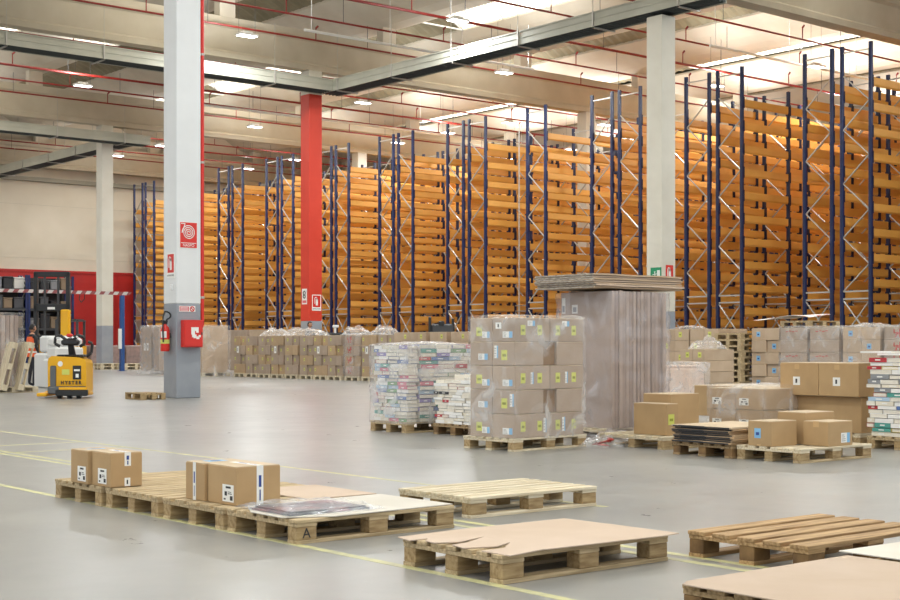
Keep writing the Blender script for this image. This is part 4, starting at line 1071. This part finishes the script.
# dark machine further right
t = thing('parked_stacker', 'dark parked stacker behind the back row, above the book pile', 'truck', (30.2, 37.1, 0), th-PI/2)
b = MB(); b.bbox(-.5, .5, 0, .9, 0, 1.55, .06); b.bbox(-.35, .45, 0, .7, 1.55, 1.9, .05); b.obj('body', DARK, t)
b = MB(); b.bbox(-.45, -.35, 0, .1, 1.5, 2.15, .02); b.bbox(.35, .45, 0, .1, 1.5, 2.1, .02); b.bbox(-.1, .1, 0, .1, 1.8, 2.0, .02); b.obj('mast_stub', BLACK, t)

# ------------------------------------------------------------------ signs and fire gear on columns
def sign(x, y, z, w, h, face, base, label, cat='sign', draw=None, rz=None, board=WHITE):
    t = thing('wall_sign', label, cat, (x, y, z)); t.rotation_euler = (0, 0, 0 if face == 'y' else -PI/2)
    b = MB(); b.bbox(-w/2, w/2, -.008, 0, 0, h, .002); b.obj('sign_board', base, t)
    if draw: draw(t, w, h)
    return t
def ext_icon(t, w, h, z0=0, s=1.0, m=WHITE):
    b = MB(); u = w*s
    b.loft([[(-.13*u+.26*u*0, -.010, z0+.14*h), (.17*u, -.010, z0+.14*h), (.17*u, -.012, z0+.62*h), (-.13*u, -.012, z0+.62*h)], [(-.06*u, -.010, z0+.14*h), (.1*u, -.010, z0+.14*h), (.1*u, -.012, z0+.74*h), (-.06*u, -.012, z0+.74*h)]])
    b.box(-.13*u, .17*u, -.012, -.009, z0+.12*h, z0+.66*h); b.box(-.07*u, .11*u, -.012, -.009, z0+.66*h, z0+.74*h); b.box(-.03*u, .07*u, -.012, -.009, z0+.74*h, z0+.82*h)
    b.path([(.02*u, -.011, z0+.8*h), (-.18*u, -.011, z0+.84*h), (-.26*u, -.011, z0+.7*h), (-.27*u, -.011, z0+.25*h)], .035*u, 6)
    return b.obj('extinguisher_symbol', m, t)
def d_ext(t, w, h):
    b = MB(); b.box(-w*.42, w*.42, -.009, -.008, h*.22, h*.95); b.obj('red_field', RED, t)
    b = ext_icon(t, w, h*.72, h*.24, .8); text('ESTINTORE', w*.17, INK, t, (0, -.01, h*.11), RY)
def d_hose(t, w, h):
    b = MB(); b.box(-w*.47, w*.47, -.009, -.008, h*.02, h*.98); b.obj('red_field', RED, t)
    b = MB(); pts = []
    for k in range(70):
        a = k*.32; r = .04*w + .33*w*k/69; pts.append((r*math.cos(a), -.011, h*.6 + r*math.sin(a)))
    b.path(pts, .022*w, 5); b.path([pts[-1], (-.2*w, -.011, h*.93), (-.42*w, -.011, h*.93)], .022*w, 5); b.obj('hose_reel_symbol', WHITE, t)
    b = MB(); b.box(-w*.43, w*.43, -.0095, -.009, h*.19, h*.21); b.obj('divider', WHITE, t)
    text('NASPO', w*.2, WHITE, t, (0, -.01, h*.11), RY)
CX, CY = 14.96, 27.5; fx, fy = CX-.301, CY-.301
sign(CX-.01, fy, 3.30, .44, .58, 'y', WHITE, 'red hose reel sign with white spiral on the white column', draw=d_hose)
sign(fx, CY-.05, 2.64, .34, .56, 'x', WHITE, 'small extinguisher sign on the left face of the white column', draw=d_ext)
def d_no(t, w, h):
    b = MB(); b.box(-w*.48, w*.1, -.0095, -.008, h*.1, h*.9); b.obj('red_field', mat('pink_red', '#d5636a', .5), t)
    b = MB(); n = 16; c0 = (w*.3, h*.5)
    pts = [(c0[0]+h*.38*math.cos(2*PI*k/n), -.01, c0[1]+h*.38*math.sin(2*PI*k/n)) for k in range(n+1)]; b.path(pts, .012, 5); b.path([(c0[0]-h*.27, -.01, c0[1]+h*.27), (c0[0]+h*.27, -.01, c0[1]-h*.27)], .012, 5); b.obj('prohibition_ring', RED, t)
    for k in range(3):
        b = MB(); b.box(-w*.43, w*.04, -.0105, -.0095, h*(.22+.22*k), h*(.30+.22*k)); b.obj('text_line', WHITE, t)
sign(CX-.04, fy, 1.9, .4, .13, 'y', WHITE, 'narrow red and white notice strip above the hose cabinet', draw=d_no)
t = thing('button_box', 'small white button box on the left face of the white column', 'switch', (fx, CY-.1, 2.62)); t.location.z = 2.38; b = MB(); b.bbox(-.04, 0, -.05, .05, 0, .12, .01); b.tube((-.05, 0, .06), (-.04, 0, .06), .03, 12); b.obj('housing', WHITEP, t)
# hose cabinet
t = thing('hose_cabinet', 'red fire hose cabinet on the grey base of the white column', 'cabinet', (CX-.2, fy, 1.12))
b = MB(); b.bbox(0, .46, -.17, 0, 0, .6, .01); b.obj('cabinet_body', RED, t)
b = MB(); b.bbox(.015, .445, -.185, -.17, .02, .58, .006); d = b.obj('cabinet_door', RED, t)
b = MB(); b.box(.41, .435, -.192, -.185, .27, .33); b.obj('latch', BLACK, d)
b = MB()
for (u0, v0, u1, v1) in ((.2,.34,.4,.42),(.2,.26,.3,.34),(.33,.3,.4,.34),(.26,.18,.34,.26),(.34,.16,.42,.22),(.4,.2,.46,.25),(.22,.2,.26,.26)): b.box(u0*.9-.02, u1*.9-.02, -.189, -.185, v0+.02, v1+.02)
b.obj('flame_and_hose_symbol', WHITE, d)
# extinguisher
t = thing('fire_extinguisher', 'red fire extinguisher hanging on the left face of the white column', 'extinguisher', (fx-.13, CY-.02, 1.03))
b = MB(); n = 18
b.loft([[(r*math.cos(2*PI*k/n), r*math.sin(2*PI*k/n), z) for k in range(n)] for r, z in ((.09, 0), (.1, .03), (.1, .46), (.085, .53), (.04, .57), (.035, .6))]); b.obj('cylinder', RED, t, smooth=True)
b = MB(); b.loft([[(r*math.cos(2*PI*k/n), r*math.sin(2*PI*k/n), z) for k in range(n)] for r, z in ((.102, .17), (.102, .26))], caps=False); b.obj('yellow_band', LYEL, t)
b = MB(); b.loft([[(.102*math.cos(2*PI*k/n), .102*math.sin(2*PI*k/n), z) for k in range(9, 14)] + [(.09*math.cos(2*PI*k/n), .09*math.sin(2*PI*k/n), z) for k in range(13, 8, -1)] for z in (.3, .44)]); b.obj('white_label', WHITE, t)
b = MB(); b.bbox(-.05, .05, -.03, .03, .6, .66, .01); b.bar((-.1, 0, .68), (.06, 0, .66), .03, .02, (0,1,0)); b.obj('valve_handle', BLACK, t)
b = MB(); b.path([(0, -.03, .64)] + [(-.02+.14*math.sin(a), -.03-.14*(1-math.cos(a))*0-.16*math.sin(a)*0, .7+.16*(math.sin(a-PI/2)+1)*.55) for a in [k*PI/8 for k in range(1, 9)]] + [(-.1, -.1, .75), (-.11, -.11, .45), (-.1, -.11, .2)], .018, 6); b.obj('hose', BLACK, t)
b = MB(); b.box(.09, .13, -.04, .04, .3, .4); b.obj('wall_bracket', DARK, t)
# red vertical pipe with clamps
t = thing('standpipe', 'thin red standpipe running up the right edge of the white column', 'pipe', (CX+.36, CY-.26, 1.6))
b = MB(); b.tube((0, 0, 0), (0, 0, 11), .04, 10); b.tube((0, 0, 0), (-.12, -.05, -.1), .04, 8); b.obj('pipe_run', RED, t)
for z in (.6, 3.6, 6.0, 7.6, 9.2, 9.5):
    b = MB(); b.tube((0, 0, z), (0, 0, z+.05), .052, 10); b.box(-.07, 0, -.02, .02, z, z+.05); b.obj('clamp', GALV, t)
# signs on red column
def d_card(t, w, h):
    b = MB(); n = 12; b.path([(w*.22*math.cos(2*PI*k/n), -.01, h*.72+w*.22*math.sin(2*PI*k/n)) for k in range(n+1)], .02, 5); b.path([(w*.22*math.cos(2*PI*k/n), -.01, h*.5+w*.18*math.sin(2*PI*k/n)) for k in range(n+1)], .02, 5); b.obj('pictogram', INK, t)
    b = MB(); b.box(-w*.4, w*.4, -.0095, -.008, h*.08, h*.25); b.obj('pink_strip', mat('pink_red', '#d5636a', .5), t)
sign(30.1-.301, 45.02, 2.75, .34, .6, 'x', WHITE, 'white notice on the left face of the red column', draw=d_card)
sign(30.1+.04, 45-.301, 2.5, .42, .62, 'y', WHITE, 'extinguisher sign on the right face of the red column', draw=d_ext)
# signs on cream column
def d_exit(t, w, h):
    b = MB(); b.box(w*.1, w*.38, -.01, -.008, h*.2, h*.8)
    b.obj('door_symbol', WHITE, t)
    b = MB(); b.tube((-.1*w, -.011, h*.68), (-.1*w, -.009, h*.68), .06*w, 10); b.bar((-.1*w, -.011, h*.6), (-.08*w, -.011, h*.4), .07*w, .004, (1,0,0)); b.bar((-.08*w, -.011, h*.4), (.05*w, -.011, h*.2), .05*w, .004, (1,0,0)); b.bar((-.08*w, -.011, h*.4), (-.28*w, -.011, h*.22), .05*w, .004, (1,0,0)); b.bar((-.3*w, -.011, h*.5), (.08*w, -.011, h*.55), .05*w, .004, (0,0,1))
    b.obj('running_figure', WHITE, t)
sign(30.72-.301, 27.42, 3.02, .42, .42, 'x', GREEN, 'green emergency exit sign on the cream column', draw=d_exit)
sign(30.72+.03, 27.5-.301, 3.05, .32, .46, 'y', RED, 'red extinguisher sign on the cream column', draw=lambda t, w, h: ext_icon(t, w, h, 0, 1.0))

# vertical pale cable running down among the racks
b = MB(); b.path([(39.3, 43.1, 0), (39.3, 43.1, 10.4)], .028, 6); tag(b.obj('downpipe', GALV), 'thin pale pipe standing before the racks above the wrapped carton stack', 'pipe')

# ------------------------------------------------------------------ light
w = bpy.data.worlds.new('world'); bpy.context.scene.world = w; w.use_nodes = True
w.node_tree.nodes['Background'].inputs[0].default_value = (.9, .95, 1, 1); w.node_tree.nodes['Background'].inputs[1].default_value = .8
sc = bpy.context.scene
sc.view_settings.view_transform = 'Standard'; sc.view_settings.look = 'None'; sc.view_settings.exposure = 0.22; sc.view_settings.gamma = 1.04
sc.cycles.max_bounces = 8; sc.cycles.diffuse_bounces = 4; sc.cycles.transparent_max_bounces = 16
sc.cycles.sample_clamp_indirect = 6
try: sc.cycles.use_denoising = True
except Exception: pass
